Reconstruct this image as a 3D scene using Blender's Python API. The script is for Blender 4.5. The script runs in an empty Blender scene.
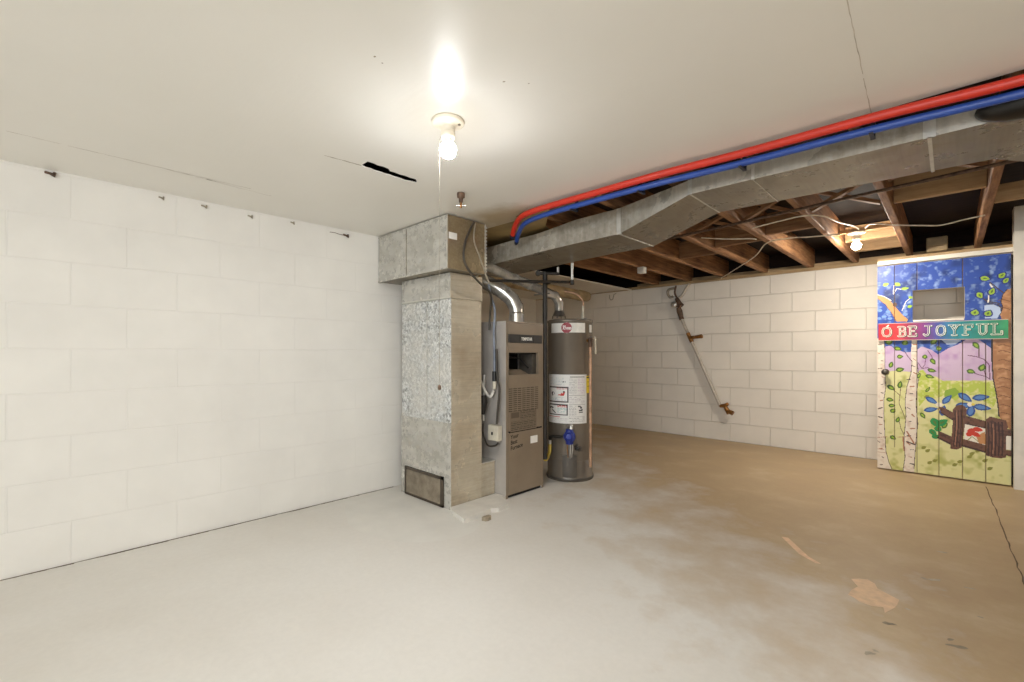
BULB_A, BULB_B, BULB_FILL, DAY_FILL, EXPOSURE = 1200., 2900., 2200., 92., .12
import bpy, math, random
import numpy as np
from mathutils import Vector, Matrix
C = bpy.context.scene.collection
rnd = random.Random(11)
# World axes: X runs along the block wall at the far end (to the right), Y runs into the room, Z up. Metres.
WALL_X, BACK_Y, CEIL, SUB = -2.985, 5.41, 1.835, 2.06
ROOM_X, ROOM_Y, RECESS_X = 2.6, -3.0, -4.7

def lin(c):
    return tuple(((v/255.0)/12.92 if v/255.0 <= .04045 else ((v/255.0+.055)/1.055)**2.4) for v in c)

# ---------------------------------------------------------------- materials
def new_mat(name):
    m = bpy.data.materials.new(name); m.use_nodes = True
    nt = m.node_tree; nt.nodes.clear()
    out = nt.nodes.new('ShaderNodeOutputMaterial'); b = nt.nodes.new('ShaderNodeBsdfPrincipled')
    nt.links.new(b.outputs[0], out.inputs[0])
    return m, nt, b
def N(nt, kind, **kw):
    n = nt.nodes.new('ShaderNode'+kind)
    for k, v in kw.items():
        if k in n.inputs: n.inputs[k].default_value = v
        else: setattr(n, k, v)
    return n
def coords(nt, scale=(1,1,1), loc=(0,0,0), rot=(0,0,0)):
    tc = N(nt, 'TexCoord'); mp = N(nt, 'Mapping')
    mp.inputs['Scale'].default_value = scale; mp.inputs['Location'].default_value = loc; mp.inputs['Rotation'].default_value = rot
    nt.links.new(tc.outputs['Object'], mp.inputs[0]); return mp.outputs[0]
def noise(nt, vec, scale, detail=4, rough=.55):
    n = N(nt, 'TexNoise', Scale=scale, Detail=detail, Roughness=rough); nt.links.new(vec, n.inputs['Vector']); return n.outputs['Fac']
def ramp(nt, fac, stops):
    r = N(nt, 'ValToRGB'); e = r.color_ramp.elements
    while len(e) < len(stops): e.new(.5)
    for el, (p, c) in zip(e, stops):
        el.position = p; el.color = (*lin(c), 1)
    nt.links.new(fac, r.inputs[0]); return r.outputs[0]
def mix(nt, fac, a, b, mode='MIX'):
    m = N(nt, 'MixRGB', blend_type=mode)
    for s, v in ((m.inputs[0], fac), (m.inputs[1], a), (m.inputs[2], b)):
        if hasattr(v, 'is_linked') or isinstance(v, bpy.types.NodeSocket): nt.links.new(v, s)
        else: s.default_value = v if isinstance(v, (int, float)) else (*lin(v), 1)
    return m.outputs[0]
def bump(nt, bsdf, h, strength, dist=.01):
    b = N(nt, 'Bump', Strength=strength, Distance=dist); nt.links.new(h, b.inputs['Height'])
    nt.links.new(b.outputs[0], bsdf.inputs['Normal']); return b
def simple(name, col, rough=.5, metal=0., var=.12, nscale=18, bmp=.0, spec=.5):
    m, nt, b = new_mat(name); v = coords(nt)
    f = noise(nt, v, nscale)
    lo = tuple(max(0, c*(1-var)) for c in col); hi = tuple(min(255, c*(1+var)) for c in col)
    nt.links.new(ramp(nt, f, [(.3, lo), (.7, hi)]), b.inputs['Base Color'])
    b.inputs['Roughness'].default_value = rough; b.inputs['Metallic'].default_value = metal
    b.inputs['Specular IOR Level'].default_value = spec
    if bmp: bump(nt, b, f, bmp)
    return m
M = {}
def block_paint(name, col, rot, loc, strength):
    m, nt, b = new_mat(name)
    tc = N(nt, 'TexCoord'); sep = N(nt, 'SeparateXYZ'); cmb = N(nt, 'CombineXYZ')
    nt.links.new(tc.outputs['Object'], sep.inputs[0])
    ax = N(nt, 'Math', operation='ADD'); nt.links.new(sep.outputs[rot], ax.inputs[0]); ax.inputs[1].default_value = loc
    nt.links.new(ax.outputs[0], cmb.inputs[0]); nt.links.new(sep.outputs['Z'], cmb.inputs[1])
    big = N(nt, 'TexNoise', Scale=6., Detail=3.); nt.links.new(tc.outputs['Object'], big.inputs['Vector'])
    wob = N(nt, 'MixRGB', blend_type='ADD'); wob.inputs[0].default_value = .006
    nt.links.new(cmb.outputs[0], wob.inputs[1]); nt.links.new(big.outputs['Color'], wob.inputs[2])
    br = N(nt, 'TexBrick', Scale=1.)
    br.offset = .5; br.offset_frequency = 2
    br.inputs['Brick Width'].default_value = .4064; br.inputs['Row Height'].default_value = .2032
    br.inputs['Mortar Size'].default_value = .004; br.inputs['Mortar Smooth'].default_value = .6
    nt.links.new(wob.outputs[0], br.inputs['Vector'])
    v = tc.outputs['Object']
    f = noise(nt, v, 3.5, 5); g = noise(nt, v, 45, 4)
    base = ramp(nt, f, [(.25, tuple(c*.96 for c in col)), (.75, col)])
    base = mix(nt, br.outputs['Fac'], base, tuple(c*.975 for c in col))
    nt.links.new(base, b.inputs['Base Color']); b.inputs['Roughness'].default_value = .55; b.inputs['Specular IOR Level'].default_value = .3
    h = N(nt, 'Math', operation='MULTIPLY_ADD'); nt.links.new(g, h.inputs[0]); h.inputs[1].default_value = .12
    inv = N(nt, 'Math', operation='SUBTRACT'); inv.inputs[0].default_value = 1.; nt.links.new(br.outputs['Fac'], inv.inputs[1])
    nt.links.new(inv.outputs[0], h.inputs[2]); bump(nt, b, h.outputs[0], strength, .006)
    return m
WHITE = (238, 231, 220)
M['block_left'] = block_paint('painted block left', (237, 234, 228), 'Y', .1, .38)
M['block_back'] = block_paint('painted block back', (236, 229, 218), 'X', 1.183, .9)
M['block_side'] = block_paint('painted block side', (233, 226, 214), 'Y', .0, .3)

def floor_mat():
    m, nt, b = new_mat('painted concrete floor'); v = coords(nt)
    big = noise(nt, v, .75, 5, .6); mid = noise(nt, v, 3.2, 6, .6); fine = noise(nt, v, 40, 4, .6)
    base = ramp(nt, big, [(.32, (214, 209, 200)), (.5, (221, 217, 210)), (.68, (226, 223, 217))])
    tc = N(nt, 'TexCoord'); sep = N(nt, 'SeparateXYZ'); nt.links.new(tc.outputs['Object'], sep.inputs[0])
    # bare tan worn concrete, plus painted light falloff, towards the far right
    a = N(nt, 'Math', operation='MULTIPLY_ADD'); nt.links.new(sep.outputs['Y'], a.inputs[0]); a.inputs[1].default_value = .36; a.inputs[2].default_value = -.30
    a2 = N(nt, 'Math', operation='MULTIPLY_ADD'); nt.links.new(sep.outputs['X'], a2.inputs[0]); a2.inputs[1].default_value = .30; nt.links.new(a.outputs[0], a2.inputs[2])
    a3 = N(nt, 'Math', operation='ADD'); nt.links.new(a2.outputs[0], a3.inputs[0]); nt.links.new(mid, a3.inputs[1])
    wear_falloff = ramp(nt, a3.outputs[0], [(.52, (0, 0, 0)), (1.25, (255, 255, 255))])
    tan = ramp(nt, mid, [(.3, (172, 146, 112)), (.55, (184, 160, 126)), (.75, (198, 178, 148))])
    base = mix(nt, wear_falloff, base, tan)
    spots = noise(nt, v, 7.5, 8, .7)
    dirt = ramp(nt, spots, [(.66, (0, 0, 0)), (.78, (70, 70, 70))])
    base = mix(nt, dirt, base, (140, 122, 98))
    fl = ramp(nt, fine, [(.3, (250, 250, 250)), (.7, (255, 255, 255))])
    base = mix(nt, 1., base, fl, 'MULTIPLY')
    nt.links.new(base, b.inputs['Base Color'])
    nt.links.new(ramp(nt, mid, [(.3, (170, 170, 170)), (.7, (200, 200, 200))]), b.inputs['Roughness'])
    b.inputs['Specular IOR Level'].default_value = .3
    bump(nt, b, mid, .12, .02); return m
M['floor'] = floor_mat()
def ceil_mat():
    m, nt, b = new_mat('glossy painted ceiling'); v = coords(nt)
    f = noise(nt, v, 1.3, 4); r = noise(nt, v, 160, 3); w = noise(nt, coords(nt, (1.2, 7, 1)), 4, 4)
    base = ramp(nt, f, [(.3, (227, 224, 216)), (.7, (232, 229, 222))])
    # old damp stain plus painted soft shade beside the head box and duct
    mp = coords(nt, (1, 1.15, 1), (1.97, -2.13*1.15, 0)); ln = N(nt, 'VectorMath', operation='LENGTH'); sp = N(nt, 'SeparateXYZ'); cb = N(nt, 'CombineXYZ')
    nt.links.new(mp, sp.inputs[0]); nt.links.new(sp.outputs[0], cb.inputs[0]); nt.links.new(sp.outputs[1], cb.inputs[1]); nt.links.new(cb.outputs[0], ln.inputs[0])
    sn = N(nt, 'Math', operation='MULTIPLY_ADD'); nt.links.new(noise(nt, v, 4, 5), sn.inputs[0]); sn.inputs[1].default_value = .35; nt.links.new(ln.outputs['Value'], sn.inputs[2])
    base = mix(nt, ramp(nt, sn.outputs[0], [(.36, (235, 235, 235)), (.56, (0, 0, 0))]), base, (166, 144, 102))
    nt.links.new(base, b.inputs['Base Color'])
    b.inputs['Roughness'].default_value = .34; b.inputs['Specular IOR Level'].default_value = .45
    h = N(nt, 'Math', operation='MULTIPLY_ADD'); nt.links.new(r, h.inputs[0]); h.inputs[1].default_value = .1; nt.links.new(w, h.inputs[2])
    bump(nt, b, h.outputs[0], .07, .01); return m
M['ceiling'] = ceil_mat()
def galv(name, lo, mid_, hi, scale, rough=.42, metal=.75, streak=None, stain=None, thr=.6, vor=.35, cluster=False):
    m, nt, b = new_mat(name); v = coords(nt)
    vo = N(nt, 'TexVoronoi', Scale=scale); nt.links.new(v, vo.inputs['Vector'])
    n1 = noise(nt, v, scale*.55, 6, .7); n2 = noise(nt, v, 2.6, 5)
    add = N(nt, 'MixRGB', blend_type='MIX'); add.inputs[0].default_value = 1-vor
    nt.links.new(vo.outputs['Color'], add.inputs[1]); nt.links.new(n1, add.inputs[2])
    bw = N(nt, 'RGBToBW'); nt.links.new(add.outputs[0], bw.inputs[0])
    base = ramp(nt, bw.outputs[0], [(.3, lo), (.5, mid_), (.68, hi)])
    if streak:
        s = noise(nt, coords(nt, streak), 5, 4)
        base = mix(nt, .45, base, ramp(nt, s, [(.3, (176, 176, 176)), (.7, (255, 255, 255))]), 'MULTIPLY')
    if cluster: base = mix(nt, ramp(nt, noise(nt, coords(nt, (1, 1, 1), (0, 0, .3)), 5, 5, .65), [(.4, (40, 40, 40)), (.62, (245, 245, 245))]), base, (204, 203, 198))
    if stain:
        base = mix(nt, ramp(nt, n2, [(thr-.12, (0, 0, 0)), (thr+.1, (210, 210, 210))]), base, stain)
    nt.links.new(base, b.inputs['Base Color'])
    b.inputs['Metallic'].default_value = metal
    nt.links.new(ramp(nt, n2 if vor < .2 else n1, [(.3, (rough*255*.85,)*3), (.7, (rough*255*1.3,)*3)]), b.inputs['Roughness'])
    bump(nt, b, n2, .12, .02); return m
M['galv_spangle'] = galv('spangled galvanized sheet', (100, 101, 100), (200, 203, 203), (224, 226, 226), 80, .5, .3, vor=.5, cluster=True)
M['galv_warm_side'] = galv('warm tinted galvanized sheet', (200, 189, 167), (207, 196, 175), (214, 204, 184), 60, .5, .3, (1, 1, 22), (128, 100, 62), .62, vor=0.)  # warm reflected light put into the tone, plus brown stains
M['galv_top'] = galv('dull galvanized sheet', (184, 181, 171), (197, 194, 186), (208, 206, 198), 22, .52, .3, (1, 1, 5), (208, 206, 200), .62)
M['galv_box_side'] = galv('brown galvanized sheet', (136, 120, 93), (150, 133, 104), (162, 146, 118), 120, .5, .3, vor=.12)  # darker, browner sheet for the right face of the head box
M['galv_duct'] = galv('trunk duct sheet', (176, 170, 156), (194, 188, 174), (212, 206, 194), 45, .48, .3, (9, 1, 1), (216, 212, 202), .62, vor=.18)
M['galv_under'] = galv('underside duct sheet', (126, 115, 98), (138, 127, 109), (147, 137, 119), 12, .55, .35, (18, .6, 1))  # darker, browner sheet for undersides, with cross streaks
M['flue'] = galv('bright flue metal', (150, 146, 138), (196, 192, 184), (228, 226, 220), 20, .38, .6)
M['band'] = simple('aluminium tape', (206, 204, 196), .4, .5, .08)
M['tan_duct'] = simple('dusty tan pipe', (168, 146, 112), .6, .2, .14, 9)
M['furnace'] = simple('taupe enamel', (136, 121, 103), .42, .1, .05, 5)
M['furnace_lit_side'] = simple('lit enamel side', (180, 174, 168), .36, .2, .06, 5)  # paler than the front: window light painted into the near side
M['furnace_dark'] = simple('shadow grey louvre', (70, 60, 49), .6)
M['black'] = simple('black plastic', (22, 21, 20), .4, 0, .2)
M['gloss_black'] = simple('glossy black plastic', (10, 9, 9), .35, 0, .2)
M['void'] = simple('gap shade and ink black', (16, 14, 12), .9)  # near-black: shade painted into gaps and cavities, also ink
M['soot'] = simple('furnace interior metal', (96, 90, 82), .5, .3)
M['white'] = simple('white plastic', (232, 229, 222), .4, 0, .04)
M['offwhite'] = simple('painted white wood', (228, 222, 210), .45, 0, .05, 6)
M['ivory'] = simple('ivory box', (205, 198, 180), .45, 0, .06)
M['porcelain'] = simple('cream porcelain', (240, 232, 214), .3, 0, .03)
M['tank'] = simple('warm grey enamel tank', (124, 115, 104), .26, .3, .05, 3)
M['tank_dark'] = simple('dark grey enamel', (84, 79, 73), .35, .25, .08, 3)
M['copper'] = simple('copper pipe', (188, 150, 122), .45, .4, .15)
M['brass'] = simple('old brass', (140, 98, 52), .42, .6, .3, 40)
M['iron'] = simple('black iron pipe', (46, 42, 38), .5, .3, .2)
M['rust_iron'] = simple('rusty iron', (92, 72, 58), .6, .3, .3, 40)
M['red'] = simple('red plastic pipe', (192, 46, 28), .42, 0, .04)
M['blue'] = simple('blue plastic pipe', (40, 72, 148), .4, 0, .05)
M['navy'] = simple('dark pipe clamp', (24, 28, 44), .5)
M['valve_blue'] = simple('blue valve body', (40, 54, 136), .35, 0, .12)
M['yellow'] = simple('yellow coated connector', (214, 186, 84), .4, 0, .1)
M['steel'] = simple('bright steel', (205, 203, 198), .3, .8, .08)
M['pvc'] = simple('painted white pipe', (214, 209, 200), .4, 0, .06)
M['cable_black'] = simple('black cable', (62, 56, 48), .5)
M['cable_grey'] = simple('grey cable', (150, 140, 122), .5)
M['cable_blue'] = simple('blue grey cable', (128, 136, 150), .45)
M['cable_white'] = simple('white cable', (226, 214, 192), .5)
M['string'] = simple('grey string', (150, 142, 128), .8)
M['pipe_grey'] = simple('grey painted pipe', (184, 175, 162), .45, 0, .08)
M['label_white'] = simple('white paper sticker', (238, 236, 230), .6, 0, .03)
M["crack"] = simple("dark crack", (96, 80, 62), .9)
M['mark'] = simple('grey scuff on concrete', (150, 138, 118), .8, 0, .15, 30)
M['scuff'] = simple('faint scuff on concrete', (166, 156, 138), .7, 0, .1, 30)
M['patch'] = simple('salmon bare concrete', (224, 192, 158), .75, 0, .06, 25)
M['patch_grey'] = simple('pale floor patch', (219, 216, 209), .6, 0, .02, 6)
M['pad'] = simple('painted concrete pad', (214, 210, 202), .65, 0, .04, 12, .2)
M['board_tan'] = simple('bare gypsum paper', (150, 126, 82), .8, 0, .12, 5)
def wood(name, lo, hi, stretch, rough=.7):
    m, nt, b = new_mat(name)
    f = noise(nt, coords(nt, stretch), 3, 6, .65); g = noise(nt, coords(nt), 2.2, 4)
    base = ramp(nt, f, [(.28, lo), (.72, hi)])
    base = mix(nt, .5, base, ramp(nt, g, [(.3, (150, 140, 130)), (.7, (255, 255, 255))]), 'MULTIPLY')
    nt.links.new(base, b.inputs['Base Color']); b.inputs['Roughness'].default_value = rough
    b.inputs['Specular IOR Level'].default_value = .3
    bump(nt, b, f, .3, .01); return m
M['wood_y'] = wood('old joist wood', (104, 66, 42), (204, 154, 108), (14, 1.2, 14))
M['wood_x'] = wood('old blocking wood', (112, 74, 48), (190, 146, 104), (1.2, 14, 14))
M['wood_pale'] = wood('pale blocking wood', (172, 134, 94), (214, 182, 140), (1.2, 12, 12))
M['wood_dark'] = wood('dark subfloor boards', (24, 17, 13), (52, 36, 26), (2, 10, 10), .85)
M['sill'] = wood('tan sill plate', (158, 128, 90), (206, 180, 140), (1.5, 10, 10))
def glow(name, col, strength):
    m, nt, b = new_mat(name)
    b.inputs['Base Color'].default_value = (.9, .9, .88, 1)
    b.inputs['Emission Color'].default_value = (*col, 1); b.inputs['Emission Strength'].default_value = strength
    return m
M['bulb'] = glow('lit bulb glass', (.97, .985, 1.), BULB_A)
M['bulb_top'] = glow('glowing upper bulb shell', (1., .97, .92), 26.)
M['bulb_top2'] = glow('glowing small bulb shell', (1., .9, .76), 140.)
M['bulb2'] = glow('lit small bulb glass', (1., .91, .78), BULB_B)
M['bulb_fill'] = glow('added fill bulb glass', (1., .965, .91), BULB_FILL)  # for the added, unseen bulb behind the viewer
def attr_mat(name, rough=.5, bmp=0.):
    m, nt, b = new_mat(name)
    a = N(nt, 'Attribute', attribute_name='paint'); nt.links.new(a.outputs['Color'], b.inputs['Base Color'])
    b.inputs['Roughness'].default_value = rough; b.inputs['Specular IOR Level'].default_value = .4
    if bmp: bump(nt, b, noise(nt, coords(nt), 60, 4), bmp, .004)
    return m
M['mural'] = attr_mat('hand painted boards', .42, .25)
M['print'] = attr_mat('printed label', .4)

# ---------------------------------------------------------------- mesh building
class MB:
    def __init__(s): s.v = []; s.f = []; s.mi = []; s.sm = []; s.mats = []
    def slot(s, m):
        if m not in s.mats: s.mats.append(m)
        return s.mats.index(m)
    def add(s, vs, fs, m, smooth=False):
        o = len(s.v); s.v += [tuple(v) for v in vs]; k = s.slot(m)
        for f in fs: s.f.append(tuple(i+o for i in f)); s.mi.append(k); s.sm.append(smooth)
        return s
    def box(s, lo, hi, m, bev=0., mats=None):
        x0, y0, z0 = lo; x1, y1, z1 = hi
        if bev <= 0:
            vs = [(x0,y0,z0),(x1,y0,z0),(x1,y1,z0),(x0,y1,z0),(x0,y0,z1),(x1,y0,z1),(x1,y1,z1),(x0,y1,z1)]
            fs = [(0,3,2,1),(4,5,6,7),(0,1,5,4),(1,2,6,5),(2,3,7,6),(3,0,4,7)]   # -z +z -y +x +y -x
            for k, f in enumerate(fs): s.add([vs[i] for i in f], [(0,1,2,3)], (mats[k] if mats and mats[k] else m))
            return s
        b = bev; vs = []; idx = {}
        for i, x in enumerate((x0, x1)):
            for j, y in enumerate((y0, y1)):
                for k, z in enumerate((z0, z1)):
                    sx, sy, sz = (1, -1)[i], (1, -1)[j], (1, -1)[k]
                    idx[i,j,k] = len(vs)
                    vs += [(x, y+sy*b, z+sz*b), (x+sx*b, y, z+sz*b), (x+sx*b, y+sy*b, z)]
        g = lambda i, j, k, a: idx[i,j,k]+a
        fs = []
        for i in (0, 1): fs.append([g(i,0,0,0), g(i,1,0,0), g(i,1,1,0), g(i,0,1,0)][::(-1 if i == 0 else 1)])
        for j in (0, 1): fs.append([g(0,j,0,1), g(1,j,0,1), g(1,j,1,1), g(0,j,1,1)][::(1 if j == 0 else -1)])
        for k in (0, 1): fs.append([g(0,0,k,2), g(1,0,k,2), g(1,1,k,2), g(0,1,k,2)][::(-1 if k == 0 else 1)])
        for j in (0, 1):
            for k in (0, 1): fs.append([g(0,j,k,1), g(1,j,k,1), g(1,j,k,2), g(0,j,k,2)])
        for i in (0, 1):
            for k in (0, 1): fs.append([g(i,0,k,0), g(i,1,k,0), g(i,1,k,2), g(i,0,k,2)])
            for j in (0, 1): fs.append([g(i,j,0,0), g(i,j,1,0), g(i,j,1,1), g(i,j,0,1)])
        for i in (0, 1):
            for j in (0, 1):
                for k in (0, 1): fs.append([g(i,j,k,0), g(i,j,k,1), g(i,j,k,2)])
        return s.add(vs, fs, m)
    def quad(s, pts, m): return s.add(pts, [tuple(range(len(pts)))], m)
    def prism(s, pts, z0, z1, m):
        n = len(pts); vs = [(x, y, z0) for x, y in pts]+[(x, y, z1) for x, y in pts]
        return s.add(vs, [tuple(range(n))[::-1], tuple(range(n, 2*n))]+[(i, (i+1) % n, n+(i+1) % n, n+i) for i in range(n)], m)
    def hexa(s, p, m):   # eight corners: bottom four, top four
        return s.add(p, [(0,3,2,1),(4,5,6,7),(0,1,5,4),(1,2,6,5),(2,3,7,6),(3,0,4,7)], m)
    def beam(s, a, b, w, h, m, up=(0,0,1)):
        a, b = Vector(a), Vector(b); d = (b-a).normalized(); u = Vector(up); r = d.cross(u).normalized(); u = r.cross(d)
        p = []
        for q in (a, b): p += [q-r*w/2-u*h/2, q+r*w/2-u*h/2, q+r*w/2+u*h/2, q-r*w/2+u*h/2]
        return s.add(p, [(0,1,2,3),(7,6,5,4),(0,4,5,1),(1,5,6,2),(2,6,7,3),(3,7,4,0)], m)
    def tube(s, pts, r, m, seg=12, cap=True):
        P = [Vector(p) for p in pts]; R = r if isinstance(r, (list, tuple)) else [r]*len(P)
        vs = []; fs = []; t0 = (P[1]-P[0]).normalized()
        n = t0.orthogonal().normalized()
        for i, p in enumerate(P):
            t = ((P[i+1]-P[i]).normalized() if i < len(P)-1 else Vector())+((P[i]-P[i-1]).normalized() if i else Vector())
            t.normalize(); n = (n-t*n.dot(t)).normalized(); b = t.cross(n)
            k = 1.
            if 0 < i < len(P)-1: k = 1/max(.6, t.dot((P[i]-P[i-1]).normalized()))
            for j in range(seg):
                a = 2*math.pi*j/seg; vs.append(p+(n*math.cos(a)+b*math.sin(a))*R[i]*k)
        for i in range(len(P)-1):
            for j in range(seg): fs.append((i*seg+j, i*seg+(j+1) % seg, (i+1)*seg+(j+1) % seg, (i+1)*seg+j))
        s.add(vs, fs, m, True)
        if cap: s.add(vs[:seg], [tuple(range(seg))[::-1]], m); s.add(vs[-seg:], [tuple(range(seg))], m)
        return s
    def lathe(s, prof, origin, m, seg=32, axis=(0,0,1)):   # profile (radius, height) pairs round an axis
        q = Vector((0,0,1)).rotation_difference(Vector(axis)); o = Vector(origin); vs = []; fs = []
        for r, h in prof:
            for j in range(seg):
                a = 2*math.pi*j/seg; vs.append(o+q @ Vector((r*math.cos(a), r*math.sin(a), h)))
        for i in range(len(prof)-1):
            for j in range(seg): fs.append((i*seg+j, i*seg+(j+1) % seg, (i+1)*seg+(j+1) % seg, (i+1)*seg+j))
        s.add(vs, fs, m, True); n = len(prof)
        if prof[0][0] > 1e-5: s.add(vs[:seg], [tuple(range(seg))[::-1]], m)
        if prof[-1][0] > 1e-5: s.add(vs[-seg:], [tuple(range(seg))], m)
        return s
    def build(s, name, parent=None, origin=None):
        o0 = Vector(parent['_o']) if parent else Vector(origin or (0,0,0))
        me = bpy.data.meshes.new(name); me.from_pydata([tuple(Vector(v)-o0) for v in s.v], [], s.f)
        for m in s.mats: me.materials.append(m)
        me.polygons.foreach_set('material_index', s.mi); me.polygons.foreach_set('use_smooth', s.sm); me.update()
        o = bpy.data.objects.new(name, me); C.objects.link(o); OR[o.name] = tuple(o0)
        if parent: o.parent = parent['_p']
        else: o.location = o0
        return o
OR = {}
def H(o): return {'_p': o, '_o': OR[o.name]}
def smooth_path(pts, n=6):
    P = [Vector(p) for p in pts]; out = []
    for i in range(len(P)-1):
        a, b, c, d = P[max(0, i-1)], P[i], P[i+1], P[min(len(P)-1, i+2)]
        for k in range(n):
            t = k/n; out.append(.5*((2*b)+(c-a)*t+(2*a-5*b+4*c-d)*t*t+(3*b-a-3*c+d)*t**3))
    return out+[P[-1]]
def tag(o, label, cat, group=None, kind=None):
    o['label'] = label; o['category'] = cat
    if group: o['group'] = group
    if kind: o['kind'] = kind
    return o
def thing(name, label, cat, loc, group=None):
    o = bpy.data.objects.new(name, None); C.objects.link(o); o.location = loc; o.empty_display_size = .1
    OR[o.name] = tuple(loc); tag(o, label, cat, group); return H(o)
def struct(o, label, cat):
    return tag(o, label, cat, kind='structure')
def bevel(o, w=.003, seg=2):
    b = o.modifiers.new('edges', 'BEVEL'); b.width = w; b.segments = seg; b.limit_method = 'ANGLE'; return o

# ---------------------------------------------------------------- painted surfaces: a fine grid with one colour per cell
class Canvas:
    def __init__(s, w, h, cell, base):
        s.w, s.h, s.c = w, h, cell; s.nx, s.ny = round(w/cell), round(h/cell)
        s.X, s.Y = np.meshgrid((np.arange(s.nx)+.5)*w/s.nx, (np.arange(s.ny)+.5)*h/s.ny)
        s.a = np.zeros((s.ny, s.nx, 3)); s.a[:] = lin(base)
    def noise(s, scale, seed):
        r = np.random.RandomState(seed); gx, gy = int(s.w/scale)+3, int(s.h/scale)+3
        g = r.rand(gy, gx); x, y = s.X/scale, s.Y/scale; i, j = x.astype(int), y.astype(int)
        fx, fy = x-i, y-j; fx = fx*fx*(3-2*fx); fy = fy*fy*(3-2*fy)
        return (g[j,i]*(1-fx)+g[j,i+1]*fx)*(1-fy)+(g[j+1,i]*(1-fx)+g[j+1,i+1]*fx)*fy
    def put(s, mask, col): 
        if isinstance(col, tuple): s.a[mask] = lin(col)
        else: s.a[mask] = col[mask]
    def poly(s, pts):
        n = len(pts); ins = np.zeros(s.X.shape, bool)
        for i in range(n):
            (x0, y0), (x1, y1) = pts[i], pts[(i+1) % n]
            if y0 == y1: continue
            c = ((y0 > s.Y) != (y1 > s.Y)) & (s.X < (x1-x0)*(s.Y-y0)/(y1-y0)+x0); ins ^= c
        return ins
    def line(s, pts, w):
        m = np.zeros(s.X.shape, bool)
        for (x0, y0), (x1, y1) in zip(pts, pts[1:]):
            dx, dy = x1-x0, y1-y0; q = dx*dx+dy*dy or 1e-9
            t = np.clip(((s.X-x0)*dx+(s.Y-y0)*dy)/q, 0, 1)
            m |= (s.X-x0-t*dx)**2+(s.Y-y0-t*dy)**2 < (w/2)**2
        return m
    def ell(s, c, rx, ry): return ((s.X-c[0])/rx)**2+((s.Y-c[1])/ry)**2 < 1
    def rect(s, x0, y0, x1, y1): return (s.X >= x0) & (s.X < x1) & (s.Y >= y0) & (s.Y < y1)
    def leaf(s, c, ang, l, w):
        a = math.radians(ang); u = (s.X-c[0])*math.cos(a)+(s.Y-c[1])*math.sin(a); v = -(s.X-c[0])*math.sin(a)+(s.Y-c[1])*math.cos(a)
        t = np.clip(u/(l/2), -1, 1); return (np.abs(u) < l/2) & (np.abs(v) < w/2*(1-t*t)**.8*(1-.3*t))
    def mesh(s, name, fn, mat, parent, hole=None, depth=None, origin=None, smooth=False):
        """fn(x, y, d) gives the world point of a place on the sheet; hole and depth are cell arrays"""
        nx, ny = s.nx, s.ny; o0 = Vector(parent['_o']) if parent else Vector(origin)
        gx = np.arange(nx+1)*s.w/nx; gy = np.arange(ny+1)*s.h/ny
        dv = np.zeros((ny+1, nx+1))
        if depth is not None:
            dv[:-1,:-1] = depth; dv[-1,:-1] = depth[-1]; dv[:-1,-1] = depth[:,-1]; dv[-1,-1] = depth[-1,-1]
        vs = [tuple(Vector(fn(gx[i], gy[j], dv[j,i]))-o0) for j in range(ny+1) for i in range(nx+1)]
        fs = []; cols = []
        for j in range(ny):
            for i in range(nx):
                if hole is not None and hole[j,i]: continue
                k = j*(nx+1)+i; fs.append((k, k+1, k+nx+2, k+nx+1)); cols.append((j, i))
        me = bpy.data.meshes.new(name); me.from_pydata(vs, [], fs); me.materials.append(mat)
        at = me.attributes.new('paint', 'FLOAT_COLOR', 'FACE')
        buf = np.ones((len(fs), 4), np.float32); ij = np.array(cols); buf[:, :3] = s.a[ij[:,0], ij[:,1]]
        at.data.foreach_set('color', buf.ravel())
        if smooth: me.polygons.foreach_set('use_smooth', [True]*len(fs))
        me.update(); o = bpy.data.objects.new(name, me); C.objects.link(o); OR[o.name] = tuple(o0)
        if parent: o.parent = parent['_p']
        else: o.location = o0
        return o
FONT = {  # slab letters on a 10 x 14 field, as strokes
 'O': [[(5,0),(2,1.5),(1,5),(1,9),(2,12.5),(5,14),(8,12.5),(9,9),(9,5),(8,1.5),(5,0)]],
 'B': [[(2,0),(2,14)],[(0,0),(6,0),(8.5,1.5),(8.5,5.5),(6.5,7.3),(2,7.3)],[(0,14),(6,14),(8,12.6),(8,9),(6.5,7.3)]],
 'E': [[(2,0),(2,14)],[(0,0),(9,0),(9,3)],[(0,14),(8.6,14),(8.6,11)],[(2,7.2),(6.5,7.2)]],
 'J': [[(2.5,14),(8.5,14)],[(5.8,14),(5.8,3),(4.6,.6),(2.4,0),(1,2)]],
 'Y': [[(0,14),(3.6,14)],[(6.4,14),(10,14)],[(1.8,14),(5,7),(8.2,14)],[(5,7),(5,0)],[(3,0),(7,0)]],
 'F': [[(2,0),(2,14)],[(0,0),(4.4,0)],[(0,14),(8.8,14),(8.8,11)],[(2,7.4),(6.5,7.4)]],
 'U': [[(0,14),(4,14)],[(6.4,14),(10,14)],[(2,14),(2,3.6),(3.2,1),(5,0),(6.8,1),(8.2,3.6),(8.2,14)]],
 'L': [[(2,0),(2,14)],[(0,14),(4.4,14)],[(0,0),(9,0),(9,4)]],
}
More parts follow.
